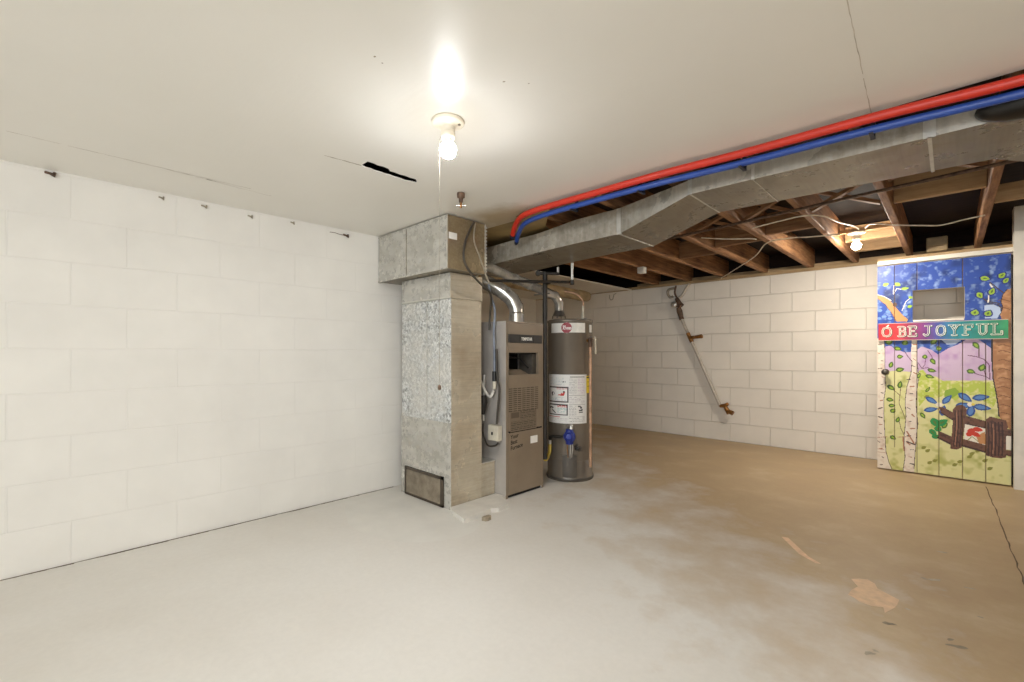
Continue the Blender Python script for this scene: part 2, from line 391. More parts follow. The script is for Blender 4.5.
def text_mesh(txt, size, fn, mat, name, parent, origin=None, spacing=1., bold=0.):
    """lettering laid on a surface: fn(x, y, d) maps the flat text to the world"""
    cu = bpy.data.curves.new(name, 'FONT'); cu.body = txt; cu.size = size; cu.extrude = .0004; cu.space_character = spacing; cu.offset = bold
    cu.resolution_u = 3
    t = bpy.data.objects.new(name+'_font', cu); C.objects.link(t)
    dg = bpy.context.evaluated_depsgraph_get(); dg.update()
    me = bpy.data.meshes.new_from_object(t.evaluated_get(dg)); bpy.data.objects.remove(t)
    o0 = Vector(parent['_o']) if parent else Vector(origin)
    for v in me.vertices: v.co = Vector(fn(v.co.x, v.co.y, v.co.z))-o0
    me.materials.clear(); me.materials.append(mat)
    o = bpy.data.objects.new(name, me); C.objects.link(o); OR[o.name] = tuple(o0)
    if parent: o.parent = parent['_p']
    return o
MURAL = [
('P','sky',[(-23,1798),(790,1756),(790,927),(506,955),(392,954),(272,961),(-23,1003)]),
('P','lav',[(-11,1020),(83,1045),(128,1011),(180,986),(236,994),(284,1035),(338,1010),(380,970),(438,1018),(494,1049),(550,1095),(604,1086),(647,1047),(688,1001),(688,752),(506,735),(392,746),(302,807),(148,768),(-11,762)]),
('P','pale',[(398,1090),(450,1097),(512,1080),(478,1049),(432,1050)]),
('P','field',[(-23,813),(115,834),(260,822),(296,790),(392,762),(506,767),(688,775),(790,764),(790,-94),(-23,-276)]),
('P','bush',[(266,838),(290,847),(320,799),(369,793),(415,755),(478,766),(534,752),(588,770),(642,757),(688,767),(704,640),(684,563),(642,605),(588,663),(516,642),(478,608),(426,652),(369,616),(308,612),(266,543),(260,690)]),
('P','green',[(420,684),(478,710),(506,673),(460,623),(415,635)]),
('P','trunk',[(790,1460),(756,1456),(734,1420),(724,1369),(734,1323),(720,1271),(730,1226),(684,1107),(678,1016),(678,903),(684,790),(700,677),(710,580),(720,491),(734,433),(790,409)]),
('L','trunkD',5,[(710,1039),(734,1046),(770,1031)]),
('L','trunkD',5,[(710,994),(734,1001),(770,986)]),
('L','trunkD',5,[(710,926),(734,934),(770,919)]),
('L','trunkD',5,[(710,858),(734,867),(770,853)]),
('L','trunkD',5,[(710,791),(734,799),(770,786)]),
('L','trunkD',5,[(710,723),(734,732),(770,719)]),
('L','trunkD',5,[(710,655),(734,665),(770,652)]),
('L','trunkD',5,[(710,588),(734,597),(770,585)]),
('L','trunkD',5,[(710,528),(734,537),(770,526)]),
('L','trunkD',5,[(710,1377),(734,1383),(770,1365)]),
('L','trunkD',5,[(710,1317),(734,1323),(770,1306)]),
('L','black',7,[(678,1092),(678,926),(684,790),(700,677),(710,580),(714,505)]),
('L','black',5,[(756,1456),(734,1420),(724,1369),(734,1323),(720,1271)]),
('P','birch',[(-23,1107),(44,1105),(50,1003),(50,832),(50,662),(44,550),(44,422),(50,295),(56,168),(70,68),(96,-12),(-23,-16)]),
('P','birch',[(224,1118),(254,1117),(254,978),(254,854),(260,732),(248,608),(254,444),(254,279),(242,130),(236,-20),(167,-16),(180,103),(173,269),(186,437),(180,561),(192,687),(217,837),(217,978)]),
('L','dark',4,[(44,1105),(50,1003),(50,832),(56,696),(44,593),(44,422),(50,295),(56,151),(77,52),(96,5)]),
('L','dark',4,[(224,920),(217,812),(192,703),(180,586),(186,453),(173,269),(180,120),(167,1)]),
('L','dark',4,[(254,1093),(254,920),(266,789),(254,674),(248,566),(260,403),(248,262),(236,30)]),
('L','brownD',5,[(5,1054),(27,1053)]),
('L','brown',5,[(-1,986),(17,975)]),
('L','brownD',5,[(24,917),(38,914)]),
('L','brownD',5,[(6,848),(30,852)]),
('L','brown',5,[(29,780),(51,773)]),
('L','brownD',5,[(24,712),(37,715)]),
('L','brownD',7,[(26,643),(38,639)]),
('L','brown',9,[(20,574),(34,579)]),
('L','brownD',9,[(7,504),(31,515)]),
('L','brownD',9,[(7,436),(32,429)]),
('L','brown',7,[(14,368),(31,372)]),
('L','brownD',5,[(12,299),(27,292)]),
('L','brownD',5,[(-2,228),(16,218)]),
('L','brown',9,[(15,162),(32,166)]),
('L','brownD',5,[(31,96),(42,87)]),
('L','brownD',7,[(18,25),(33,29)]),
('L','brown',8,[(232,1052),(254,1052)]),
('L','dark',5,[(228,994),(251,993)]),
('L','brown',5,[(230,936),(245,921)]),
('L','dark',5,[(226,879),(240,869)]),
('L','brown',8,[(234,821),(258,806)]),
('L','dark',8,[(192,762),(211,763)]),
('L','brown',10,[(213,704),(236,708)]),
('L','dark',8,[(212,646),(228,646)]),
('L','brown',5,[(211,588),(228,594)]),
('L','dark',5,[(194,529),(212,518)]),
('L','brown',10,[(224,474),(237,459)]),
('L','dark',5,[(206,414),(220,418)]),
('L','brown',10,[(215,357),(238,361)]),
('L','dark',8,[(194,296),(215,297)]),
('L','brown',10,[(194,238),(211,224)]),
('L','dark',5,[(213,183),(232,185)]),
('L','brown',5,[(205,124),(221,121)]),
('L','dark',8,[(213,67),(238,65)]),
('L','brown',4,[(-11,253),(64,271)]),
('L','brown',4,[(134,276),(211,290)]),
('L','brown',4,[(-11,158),(44,158)]),
('L','brown',4,[(-4,134),(56,134)]),
('L','brown',8,[(167,285),(173,169)]),
('L','brown',10,[(192,329),(236,236)]),
('L','dark',10,[(192,246),(242,228)]),
('P','orange',[(-4,1485),(37,1464),(83,1427),(122,1365),(161,1303),(198,1260),(192,1243),(122,1247),(90,1324),(56,1395),(-4,1451)]),
('L','white',6,[(-4,1485),(44,1464),(90,1426)]),
('E','brownD',(115,1390),14,18),
('L','dark',4,[(4,1450),(56,1386),(96,1316),(122,1255)]),
('L','white',4,[(103,1476),(128,1524),(167,1512)]),
('L','white',4,[(103,1476),(109,1551)]),
('L','white',5,[(161,1337),(186,1410),(224,1449)]),
('F','leaf',(56,1565),20,34,22),
('F','leaf',(134,1557),-40,36,22),
('F','leaf',(180,1519),5,40,16),
('F','leaf',(217,1441),-30,30,16),
('F','leaf',(211,1367),20,28,18),
('E','pale2',(17,1346),16,11),
('E','pale2',(44,1293),16,11),
('E','pale2',(70,1334),16,11),
('E','pale2',(83,1274),16,11),
('E','pale2',(11,1278),16,11),
('E','pale2',(180,1302),16,11),
('L','dark',7,[(668,1517),(700,1476),(734,1435)]),
('L','dark',7,[(610,1423),(653,1374),(720,1354)]),
('L','white',9,[(668,1502),(684,1470),(674,1426)]),
('L','white',7,[(662,1419),(658,1366)]),
('P','pale',[(637,1345),(684,1349),(720,1324),(724,1286),(704,1242),(642,1245)]),
('L','dark',6,[(662,1358),(710,1347),(730,1308)]),
('F','navy',(642,1550),-20,56,36),
('F','leaf',(642,1550),-20,42,24),
('F','leafD',(642,1550),-20,21,7.199999999999999),
('F','navy',(730,1563),50,50,36),
('F','leaf',(730,1563),50,36,24),
('F','leafD',(730,1563),50,18,7.199999999999999),
('F','navy',(750,1523),60,48,30),
('F','leaf',(750,1523),60,34,18),
('F','leafD',(750,1523),60,17,5.3999999999999995),
('F','navy',(614,1423),-65,54,36),
('F','leaf',(614,1423),-65,40,24),
('F','leafD',(614,1423),-65,20,7.199999999999999),
('F','navy',(678,1448),70,56,34),
('F','leaf',(678,1448),70,42,22),
('F','leafD',(678,1448),70,21,6.6),
('F','navy',(588,1294),75,50,42),
('F','leaf',(588,1294),75,36,30),
('F','leafD',(588,1294),75,18,9.0),
('F','navy',(658,1283),60,48,40),
('F','leaf',(658,1283),60,34,28),
('F','leafD',(658,1283),60,17,8.4),
('L','brownD',4,[(148,634),(142,558),(167,485),(180,436)]),
('L','brownD',4,[(103,673),(128,650),(148,626)]),
('L','brownD',4,[(154,718),(148,634)]),
('L','brownD',4,[(142,415),(154,350),(173,302)]),
('L','plum',5,[(173,1003),(198,953),(224,912)]),
('L','plum',5,[(320,1002),(344,954),(351,905)]),
('L','plum',5,[(260,904),(284,855),(320,864),(357,833)]),
('L','plum',4,[(308,945),(302,888),(284,855)]),
('L','brownD',6,[(610,1017),(610,955)]),
('L','plum',6,[(550,963),(594,955),(637,933),(662,895),(668,789)]),
('L','plum',5,[(560,839),(604,817),(647,803),(668,781)]),
('L','plum',5,[(637,849),(647,803)]),
('F','leafD',(77,1079),20,44,40),
('F','leaf',(77,1079),20,26.4,18.0),
('F','leafD',(180,1069),70,40,30),
('F','leaf',(180,1069),70,24,13.5),
('F','leafD',(134,1019),-15,44,26),
('F','leaf',(134,1019),-15,26.4,11.700000000000001),
('F','leafD',(148,952),10,34,24),
('F','leaf',(148,952),10,20.4,10.8),
('F','leafD',(90,884),75,44,22),
('F','leaf',(90,884),75,26.4,9.9),
('F','leafD',(148,843),15,46,28),
('F','leaf',(148,843),15,27.599999999999998,12.6),
('F','leafD',(90,689),-40,50,26),
('F','leaf',(90,689),-40,30,11.700000000000001),
('F','leafD',(148,718),80,50,24),
('F','leaf',(148,718),80,30,10.8),
('F','leafD',(83,587),-10,40,24),
('F','leaf',(83,587),-10,24,10.8),
('F','leafD',(96,538),10,36,22),
('F','leaf',(96,538),10,21.599999999999998,9.9),
('F','leafD',(103,496),50,36,26),
('F','leaf',(103,496),50,21.599999999999998,11.700000000000001),
('F','leafD',(134,423),75,40,20),
('F','leaf',(134,423),75,24,9.0),
('F','leafD',(103,268),-35,36,24),
('F','leaf',(103,268),-35,21.599999999999998,10.8),
('F','leafD',(302,953),80,30,24),
('F','leaf',(302,953),80,18,10.8),
('F','leafD',(351,913),-60,44,22),
('F','leaf',(351,913),-60,26.4,9.9),
('F','leafD',(344,841),-15,44,22),
('F','leaf',(344,841),-15,26.4,9.9),
('F','leafD',(332,792),-20,46,22),
('F','leaf',(332,792),-20,27.599999999999998,9.9),
('F','leafD',(357,1075),50,46,26),
('F','leaf',(357,1075),50,27.599999999999998,11.700000000000001),
('F','leafD',(386,1018),20,30,30),
('F','leaf',(386,1018),20,18,13.5),
('F','leafD',(594,1040),-60,50,24),
('F','leaf',(594,1040),-60,30,10.8),
('F','leafD',(566,839),-20,40,26),
('F','leaf',(566,839),-20,24,11.700000000000001),
('F','leafD',(626,871),70,48,28),
('F','leaf',(626,871),70,28.799999999999997,12.6),
('F','leafD',(320,686),60,40,14),
('F','leaf',(320,686),60,24,6.3),
('F','leafD',(290,472),-60,44,20),
('F','leaf',(290,472),-60,26.4,9.0),
('F','leafD',(420,405),60,44,20),
('F','leaf',(420,405),60,26.4,9.0),
('F','leafD',(266,797),70,40,16),
('F','leaf',(266,797),70,24,7.2),
('L','dark',4,[(338,1043),(363,1066),(380,1026)]),
('F','olive',(296,212),40,30,16),
('F','olive',(320,191),40,30,16),
('F','olive',(332,96),40,30,16),
('F','olive',(363,117),40,30,16),
('F','olive',(478,104),40,30,16),
('F','olive',(506,133),40,30,16),
('F','olive',(560,180),40,30,16),
('F','olive',(642,163),40,30,16),
('F','olive',(489,287),40,30,16),
('F','olive',(572,205),40,30,16),
('F','olive',(668,107),40,30,16),
('F','olive',(604,233),40,30,16),
('F','olive',(314,629),40,30,16),
('F','blueD',(344,598),-35,70,28),
('F','blue',(344,598),-35,52,16),
('F','blueD',(432,613),55,70,28),
('F','blue',(432,613),55,52,16),
('F','blueD',(338,525),15,70,28),
('F','blue',(338,525),15,52,16),
('F','blueD',(410,523),80,70,28),
('F','blue',(410,523),80,52,16),
('E','white',(386,569),20,18),
('L','orange',6,[(380,529),(398,546)]),
('F','blueD',(534,636),-40,78,34),
('F','blue',(534,636),-40,58,20),
('F','blueD',(620,642),12,78,34),
('F','blue',(620,642),12,58,20),
('F','blueD',(626,566),-8,78,34),
('F','blue',(626,566),-8,58,20),
('F','blueD',(566,537),80,78,34),
('F','blue',(566,537),80,58,20),
('F','blueD',(528,573),8,78,34),
('F','blue',(528,573),8,58,20),
('E','white',(560,583),14,16),
('E','yellow',(578,585),10,10),
('F','green2',(363,422),-65,62,36),
('F','greenD',(363,422),-65,31,9.0),
('F','green2',(404,427),40,66,34),
('F','greenD',(404,427),40,33,8.5),
('F','green2',(380,376),70,40,30),
('F','greenD',(380,376),70,20,7.5),
('F','green2',(351,341),-50,50,28),
('F','greenD',(351,341),-50,25,7.0),
('F','green2',(369,311),10,44,26),
('F','greenD',(369,311),10,22,6.5),
('P','white',[(528,440),(653,408),(653,263),(528,300)]),
('P','orange',[(594,340),(642,384),(647,286),(610,288)]),
('F','red',(572,383),20,44,24),
('F','red',(594,355),-30,44,24),
('F','red',(604,395),-10,44,24),
('F','red',(560,359),60,44,24),
('L','olive',5,[(540,294),(572,337),(604,303)]),
('P','white',[(746,374),(790,365),(790,261),(746,262)]),
('P','wood',[(386,553),(415,548),(466,513),(534,495),(653,461),(653,408),(534,433),(460,457),(398,506)]),
('P','wood',[(380,360),(460,322),(460,251),(380,296)]),
('P','wood',[(516,314),(653,279),(653,218),(516,252)]),
('P','wood',[(740,418),(780,416),(780,364),(740,366)]),
('P','wood',[(740,261),(780,260),(780,215),(740,217)]),
('L','woodD',8,[(398,506),(460,457),(534,433),(653,408)]),
('L','woodD',12,[(380,304),(460,259)]),
('L','woodD',12,[(522,260),(653,225)]),
('P','wood',[(466,536),(484,569),(512,579),(534,566),(544,535),(534,433),(522,315),(516,244),(489,224),(450,226),(460,346),(466,465)]),
('P','wood',[(647,476),(668,501),(710,490),(750,479),(760,436),(750,345),(750,203),(720,191),(684,192),(647,202),(647,331)]),
('L','woodD',6,[(478,529),(481,427),(470,245)]),
('L','woodD',6,[(494,531),(498,429),(487,247)]),
('L','woodD',6,[(512,532),(514,431),(503,250)]),
('L','woodD',8,[(658,454),(662,333),(658,203)]),
('L','woodD',8,[(676,456),(680,336),(676,206)]),
('L','woodD',8,[(694,458),(698,338),(694,209)]),
('L','woodD',8,[(712,460),(716,340),(712,212)]),
('L','woodD',8,[(730,462),(734,343),(730,215)]),
('L','woodL',6,[(489,530),(487,389),(478,262)]),
('L','woodL',6,[(684,442),(686,336),(684,223)])
]# ================================================================ the room
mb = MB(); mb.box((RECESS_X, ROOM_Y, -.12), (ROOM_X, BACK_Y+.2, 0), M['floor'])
def blob(cx, cy, rx, ry, seed, n=16, rot=0., jit=.3):
    r = random.Random(seed); out = []
    for k in range(n):
        a = 2*math.pi*k/n; q = 1+r.uniform(-jit, jit); x, y = rx*q*math.cos(a), ry*q*math.sin(a)
        out.append((cx+x*math.cos(rot)-y*math.sin(rot), cy+x*math.sin(rot)+y*math.cos(rot)))
    return out
def decal(mb, pts, z, m): mb.quad([(x, y, z) for x, y in pts], m)
decal(mb, [(-.315,2.47),(-.29,2.50),(-.262,2.515),(-.235,2.49),(-.222,2.445),(-.185,2.42),(-.150,2.395),(-.152,2.35),(-.157,2.31),(-.17,2.27),(-.182,2.235),(-.19,2.28),(-.225,2.262),(-.262,2.265),(-.285,2.29),(-.305,2.30),(-.30,2.36),(-.285,2.41)], .0008, M['patch'])
for k, (x, y, rx, ry, rot) in enumerate([(-.167,2.16,.022,.010,.5),(-.195,1.90,.024,.009,.9),(-.18,1.93,.010,.006,0),(.017,2.15,.026,.010,.4),(.0,2.185,.012,.006,1.),(-.03,3.12,.02,.008,.2),(-.054,2.71,.03,.009,.7),(-.085,2.70,.012,.007,0),(.057,2.72,.02,.007,.2),(.08,2.45,.01,.006,.2),(-.08,1.70,.02,.009,.8),(-.12,2.33,.009,.006,.1),(-.02,2.62,.008,.005,0)]):
    decal(mb, blob(x, y, rx, ry, k+30, 11, rot, .45), .0007, M['mark'] if k in (0,3,4) else M['scuff'])
decal(mb, [(-.63,2.79),(-.50,2.60),(-.44,2.55),(-.46,2.54),(-.54,2.60),(-.66,2.78)], .0006, M['patch'])
decal(mb, [(-2.93,1.42),(-2.72,1.32),(-2.5,1.235),(-2.36,1.235),(-2.2,1.26),(-2.06,1.32),(-1.96,1.43),(-1.90,1.58),(-1.91,1.68),(-1.97,1.78),(-2.2,1.80),(-2.6,1.82),(-2.93,1.82)], .0005, M['patch_grey'])
# the crack that runs from the door post towards the viewer, and the frayed gap along the left wall
cr = [(.186,4.88),(.196,4.47),(.204,4.2),(.209,3.96),(.213,3.6),(.216,3.43),(.222,3.2),(.227,2.96),(.23,2.5),(.236,2.0),(.24,1.4),(.25,0),(.25,-2.9)]
left = []; right = []
for k in range(len(cr)-1):
    for t in (0, .25, .5, .75):
        x = cr[k][0]+(cr[k+1][0]-cr[k][0])*t+rnd.uniform(-.003, .003); y = cr[k][1]+(cr[k+1][1]-cr[k][1])*t; w = rnd.uniform(.0016, .0036)
        left.append((x-w, y)); right.append((x+w, y))
for k in range(len(left)-1): decal(mb, [left[k], right[k], right[k+1], left[k+1]], .0006, M['crack'])
y = ROOM_Y+.05
while y < 1.75:
    w = rnd.uniform(.004, .016); decal(mb, [(WALL_X, y), (WALL_X+w, y), (WALL_X+rnd.uniform(.004, .016), y+.09), (WALL_X, y+.09)], .0006, M['crack']); y += .09
y = RECESS_X
while y < -.5:
    w = rnd.uniform(.004, .018); decal(mb, [(y, BACK_Y), (y, BACK_Y-w), (y+.1, BACK_Y-rnd.uniform(.004, .018)), (y+.1, BACK_Y)], .0006, M['crack']); y += .1
struct(mb.build('floor'), 'worn grey painted concrete floor with tan bare areas, painted falloff and a salmon patch', 'floor')

mb = MB(); mb.box((WALL_X-.2, ROOM_Y, 0), (WALL_X, 1.93, SUB), M['block_left'])
struct(mb.build('wall_left'), 'white painted concrete block wall along the left side', 'wall')
mb = MB(); mb.box((RECESS_X-.2, BACK_Y, 0), (ROOM_X, BACK_Y+.2, 1.825), M['block_back'])
struct(mb.build('wall_back'), 'cream painted block wall behind the hanging pipe and painted door', 'wall')
mb = MB(); mb.box((RECESS_X-.2, 1.73, 0), (RECESS_X, BACK_Y+.2, SUB), M['block_side'])
struct(mb.build('wall_recess'), 'painted block wall closing the recess behind the furnace', 'wall')
mb = MB(); mb.box((RECESS_X, 1.73, 0), (WALL_X-.2, 1.93, SUB), M['block_back'])
struct(mb.build('wall_recess_front'), 'block wall on the near side of the furnace recess', 'wall')
mb = MB(); mb.box((ROOM_X, ROOM_Y, 0), (ROOM_X+.2, BACK_Y+.2, SUB), M['block_side'])
struct(mb.build('wall_right'), 'painted block wall on the right side of the basement', 'wall')
# near wall with an added, unseen window for cool fill light
WX0, WX1, WZ0, WZ1 = -1.0, 2.4, .7, 1.6
mb = MB()
for lo, hi in (((WALL_X-.2,0), (WX0,SUB)), ((WX1,0), (ROOM_X,SUB)), ((WX0,0), (WX1,WZ0)), ((WX0,WZ1), (WX1,SUB))):
    mb.box((lo[0], ROOM_Y-.2, lo[1]), (hi[0], ROOM_Y, hi[1]), M['block_side'])
struct(mb.build('wall_rear'), 'painted block wall behind the viewer with an added wide window', 'wall')
mb = MB()
for lo, hi in (((WX0,WZ0), (WX0+.05,WZ1)), ((WX1-.05,WZ0), (WX1,WZ1)), ((WX0,WZ0), (WX1,WZ0+.05)), ((WX0,WZ1-.05), (WX1,WZ1)), ((.1,WZ0), (.15,WZ1)), ((1.25,WZ0), (1.3,WZ1))):
    mb.box((lo[0], ROOM_Y-.14, lo[1]), (hi[0], ROOM_Y-.08, hi[1]), M['offwhite'])
struct(mb.build('fill_window'), 'added unseen white framed window behind the viewer, for fill light', 'window')

# ceiling: painted board with a torn slot, seams and a tan unpainted strip near the duct
mb = MB(); TOP = CEIL+.004
xs = [RECESS_X, WALL_X-.07, -1.925, -1.893, -1.848, ROOM_X]
def cbox(x0, y0, x1, y1, m=None): mb.box((x0, y0, CEIL), (x1, y1, TOP), m or M['ceiling'])
cbox(WALL_X, ROOM_Y, -1.925, 2.03); cbox(-1.848, ROOM_Y, ROOM_X, 2.03)
cbox(-1.925, ROOM_Y, -1.848, 1.0); cbox(-1.925, 1.29, -1.848, 2.03)
slot = [(1.0,-1.907,-1.848),(1.025,-1.915,-1.846),(1.05,-1.913,-1.853),(1.075,-1.918,-1.848),(1.105,-1.915,-1.852),(1.125,-1.917,-1.872),(1.15,-1.914,-1.868),(1.175,-1.919,-1.873),(1.205,-1.916,-1.868),(1.235,-1.92,-1.872),(1.262,-1.914,-1.868),(1.29,-1.908,-1.893)]
for (ya, a0, a1), (yb, b0, b1) in zip(slot, slot[1:]):   # torn edges of the slot
    for p in ([(-1.925,ya),(a0,ya),(b0,yb),(-1.925,yb)], [(a1,ya),(-1.848,ya),(-1.848,yb),(b1,yb)]):
        mb.prism(p, CEIL, TOP, M['ceiling'])
mb.box((WALL_X, 2.03, CEIL), (-1.93, 2.10, TOP), M['ceiling']); mb.box((WALL_X-.06, 1.93, CEIL), (WALL_X, 2.10, TOP), M['ceiling'])
mb.prism([(-1.93,2.03),(-1.66,2.03),(-1.72,2.10),(-1.93,2.32)], CEIL, TOP, M['board_tan'])
mb.prism([(-3.03,2.10),(-1.93,2.10),(-1.93,2.32),(-2.0,2.48),(-3.03,2.48)], CEIL, TOP, M['board_tan'])
mb.box((RECESS_X, 1.93, CEIL), (WALL_X-.06, BACK_Y, TOP), M['block_back'])
mb.box((WALL_X-.075, 2.5, CEIL-.012), (WALL_X-.045, BACK_Y, CEIL), M['offwhite'])
def seam(a, b, w, m, n=24, jit=.002, seed=1):
    r = random.Random(seed); A, B = Vector(a), Vector(b); d = (B-A); u = Vector((-d.y, d.x)).normalized(); prev = None
    for k in range(n+1):
        p = A+d*k/n+u*r.uniform(-jit, jit); q = w*r.uniform(.4, 1.2); cur = (p-u*q, p+u*q)
        if prev and r.random() > .06: decal(mb, [tuple(prev[0]), tuple(prev[1]), tuple(cur[1]), tuple(cur[0])], CEIL-.0007, m)
        prev = cur
M['seam'] = simple('dusty seam', (150, 138, 120), .8); M['tape'] = simple('lifting joint tape', (186, 178, 164), .6)
seam((-2.58,-.09), (-2.585,.75), .0014, M['seam'], 40, .002, 3); seam((-2.585,.40), (-2.625,.86), .0012, M['seam'], 20, .002, 5)
seam((-2.597,.56), (-2.60,.60), .003, M['crack'], 6, .002, 8)
seam((-1.922,.84), (-1.905,1.0), .003, M['seam'], 9, .002, 4); seam((-.174,1.2), (-.202,2.03), .0013, M['tape'], 30, .001, 6)
for k, (x, y, r) in enumerate([(-1.18,.66,.004),(-1.19,.69,.003),(-1.0,1.0,.004),(-.95,1.06,.003)]): decal(mb, blob(x, y, r, r*.8, k, 7), CEIL-.0007, M['seam'])
struct(mb.build('ceiling'), 'glossy white board ceiling with a torn slot and stained, shade-painted edge by the duct', 'ceiling')
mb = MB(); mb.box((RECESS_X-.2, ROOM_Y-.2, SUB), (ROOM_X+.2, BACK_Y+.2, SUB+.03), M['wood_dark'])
struct(mb.build('ceiling_subfloor'), 'dark floor boards seen from below between the open joists', 'ceiling')
mb = MB(); mb.box((RECESS_X, BACK_Y+.002, 1.825), (ROOM_X, BACK_Y+.14, 1.86), M['sill']); mb.box((WALL_X, BACK_Y+.07, 1.86), (ROOM_X, BACK_Y+.10, 1.905), M['sill']); mb.box((RECESS_X, BACK_Y+.14, 1.825), (ROOM_X, BACK_Y+.18, SUB), M['wood_dark'])
struct(mb.build('trim_1'), 'tan wood sill plate on top of the back block wall', 'sill plate')
mb = MB(); mb.box((.33, 4.93, 0), (.40, 5.06, SUB), M['offwhite']); mb.box((.395, 4.96, 0), (.50, 5.05, SUB), M['offwhite'])
struct(mb.build('trim_2'), 'white painted post on the right edge of the painted door', 'door post')
mb = MB(); mb.box((-.455, 4.995, 1.745), (.33, 5.04, 1.778), M['offwhite']); mb.box((-.455, 5.0, 1.778), (.33, 5.10, 1.80), M['sill'])
struct(mb.build('trim_3'), 'thin white header board above the painted door', 'header')

# ================================================================ joists and blocking
J0 = 1.862
G = 'exposed floor joists over the far half of the room'
jl = {.16: 'old wood joist above the right end of the painted door', -.27: 'old wood joist just right of the small lit bulb', -.66: 'old wood joist just left of the small lit bulb',
      -1.03: 'broad lit wood joist with a white cable stapled across, second left of small bulb', -1.45: 'wood joist ending on the bare block wall, third left of the small bulb',
      -1.87: 'brown joist ending just right of the valve cluster on the back wall', -2.28: 'brown joist ending above the valve cluster on the back wall', -2.70: 'dark wood joist nearest the furnace recess'}
for x, lab in jl.items():
    mb = MB(); w = .024 if x == -1.03 else .02
    n = 14
    y0 = 2.06 if x > -1.9 else 2.52
    mb.box((x-w, y0, J0), (x+w, BACK_Y+.12, SUB-.002), M['wood_y'], .004)
    tag(mb.build('floor_joist', origin=(x, y0, J0)), lab, 'joist', G)
xs = sorted(jl)
bl = {(-.27,.16): [(3.52,'pale wood block set between the two joists above the painted door')],
      (-.66,-.27): [(4.66,'lit pale wood block behind the small bulb, between its two joists'),(5.15,'low wood block near the wall behind the small bulb')],
      (-1.03,-.66): [(3.80,'wood block in the bay left of the small bulb'),],
      (-1.45,-1.03): [(3.95,'brown wood block between joists left of the broad lit joist')],
      (-1.87,-1.45): [(4.2,'brown wood block between the joists right of the valve cluster')]}
for (xa, xb), items in bl.items():
    for y, lab in items:
        mb = MB(); mb.box((xa+.025, y-.02, J0+(.02 if y < 4.5 else .05)), (xb-.021, y+.02, SUB-.02), M['wood_pale'] if xa > -.7 else M['wood_x'], .003)
        tag(mb.build('joist_block', origin=((xa+xb)/2, y, J0)), lab, 'wood block', 'blocks between the joists')
mb = MB(); mb.box((.182, 3.86, J0+.01), (.62, 3.90, J0+.11), M['wood_pale'], .003)
tag(mb.build('joist_block', origin=(.4, 3.86, J0)), 'pale wood block running right from the joist above the painted door', 'wood block', 'blocks between the joists')
mb = MB(); mb.box((-.155, 5.30, 1.864), (-.02, 5.38, 1.985), M['tan_duct'], .006); mb.box((-.150, 5.29, 1.905), (-.025, 5.30, 1.915), M['sill'])
tag(mb.build('wall_block', origin=(-.09, 5.34, 1.864)), 'dusty grey block tucked between joists above the painted door', 'block')
n = 0
br = [(-.235, .122, 3.02, 0, 'thin brace slanting up right between the joists above the painted door'), (.122, -.235, 3.12, 0, 'thin brace slanting up left between the joists above the painted door'),
      (-.63, -.30, 3.35, 0, 'thin brace slanting up right in the bay of the small bulb'), (-.30, -.63, 3.45, 0, 'thin brace slanting up left in the bay of the small bulb'),
      (-1.0, -.69, 3.28, 0, 'thin brace slanting up right in the bay left of the small bulb'), (-.69, -1.0, 3.36, 0, 'thin brace slanting up left in the bay left of the small bulb'),
      (-1.42, -1.06, 3.40, 0, 'thin brace slanting up right beside the broad lit joist'), (-1.06, -1.42, 3.48, 0, 'thin brace slanting up left beside the broad lit joist')]
for a, b, y, _, lab in br:
    mb = MB(); mb.beam((a, y, J0+.02), (b, y, SUB-.03), .04, .02, M['wood_x'])
    tag(mb.build('bridging_brace', origin=((a+b)/2, y, J0)), lab, 'brace', 'cross braces between the joists')
mb = MB(); mb.beam((-1.95, 2.20, 1.872), (-1.40, 2.20, 1.872), .07, .02, M['wood_pale'])
tag(mb.build('wood_plank', origin=(-1.7, 2.2, 1.86)), 'pale plank in the gap between red pipe and duct', 'plank')

# ================================================================ mural door
DX, DY = -.4555, 5.0; DW, DH = 776, 1722
COL = dict(sky=(52,84,178), lav=(204,180,206), white=(236,228,214), field=(222,218,158), bush=(186,200,80), greenD=(84,118,44), green=(140,172,52), trunk=(166,116,74), trunkD=(118,76,46),
    black=(44,34,36), birch=(234,222,206), dark=(74,58,56), brownD=(92,64,50), brown=(176,122,92), orange=(198,140,88), leaf=(146,178,52), leafD=(74,102,34), pale=(178,196,226), pale2=(112,146,206), navy=(36,48,124),
    plum=(104,56,92), olive=(142,142,62), blueD=(40,78,150), blue=(88,132,196), yellow=(226,206,80), green2=(32,140,70), red=(206,58,34), wood=(110,72,54), woodD=(64,38,32), woodL=(160,112,84))
cv = Canvas(DW, DH, 3.2, (236, 227, 212))
def tint(col, amp, scale, seed, to):
    n = np.clip((cv.noise(scale, seed)*.6+cv.noise(scale*.4, seed+1)*.4-.5)*2*amp, -1, 1)[..., None]
    return np.array(lin(col))*(1-np.abs(n)*(n > 0))+np.array(lin(to))*np.abs(n)*(n > 0)
swirl = cv.noise(26, 1)+.55*cv.noise(11, 2)+.35*np.sin((cv.X+90*cv.noise(80, 3))/16)*cv.noise(60, 5)
sky = np.array(lin((42,74,158)))+np.clip((swirl-.86)*1.15, 0, 1)[..., None]*(np.array(lin((150,176,226)))-np.array(lin((46,78,172))))
sky -= np.clip((cv.noise(60, 9)-.55)*1.6, 0, .6)[..., None]*sky
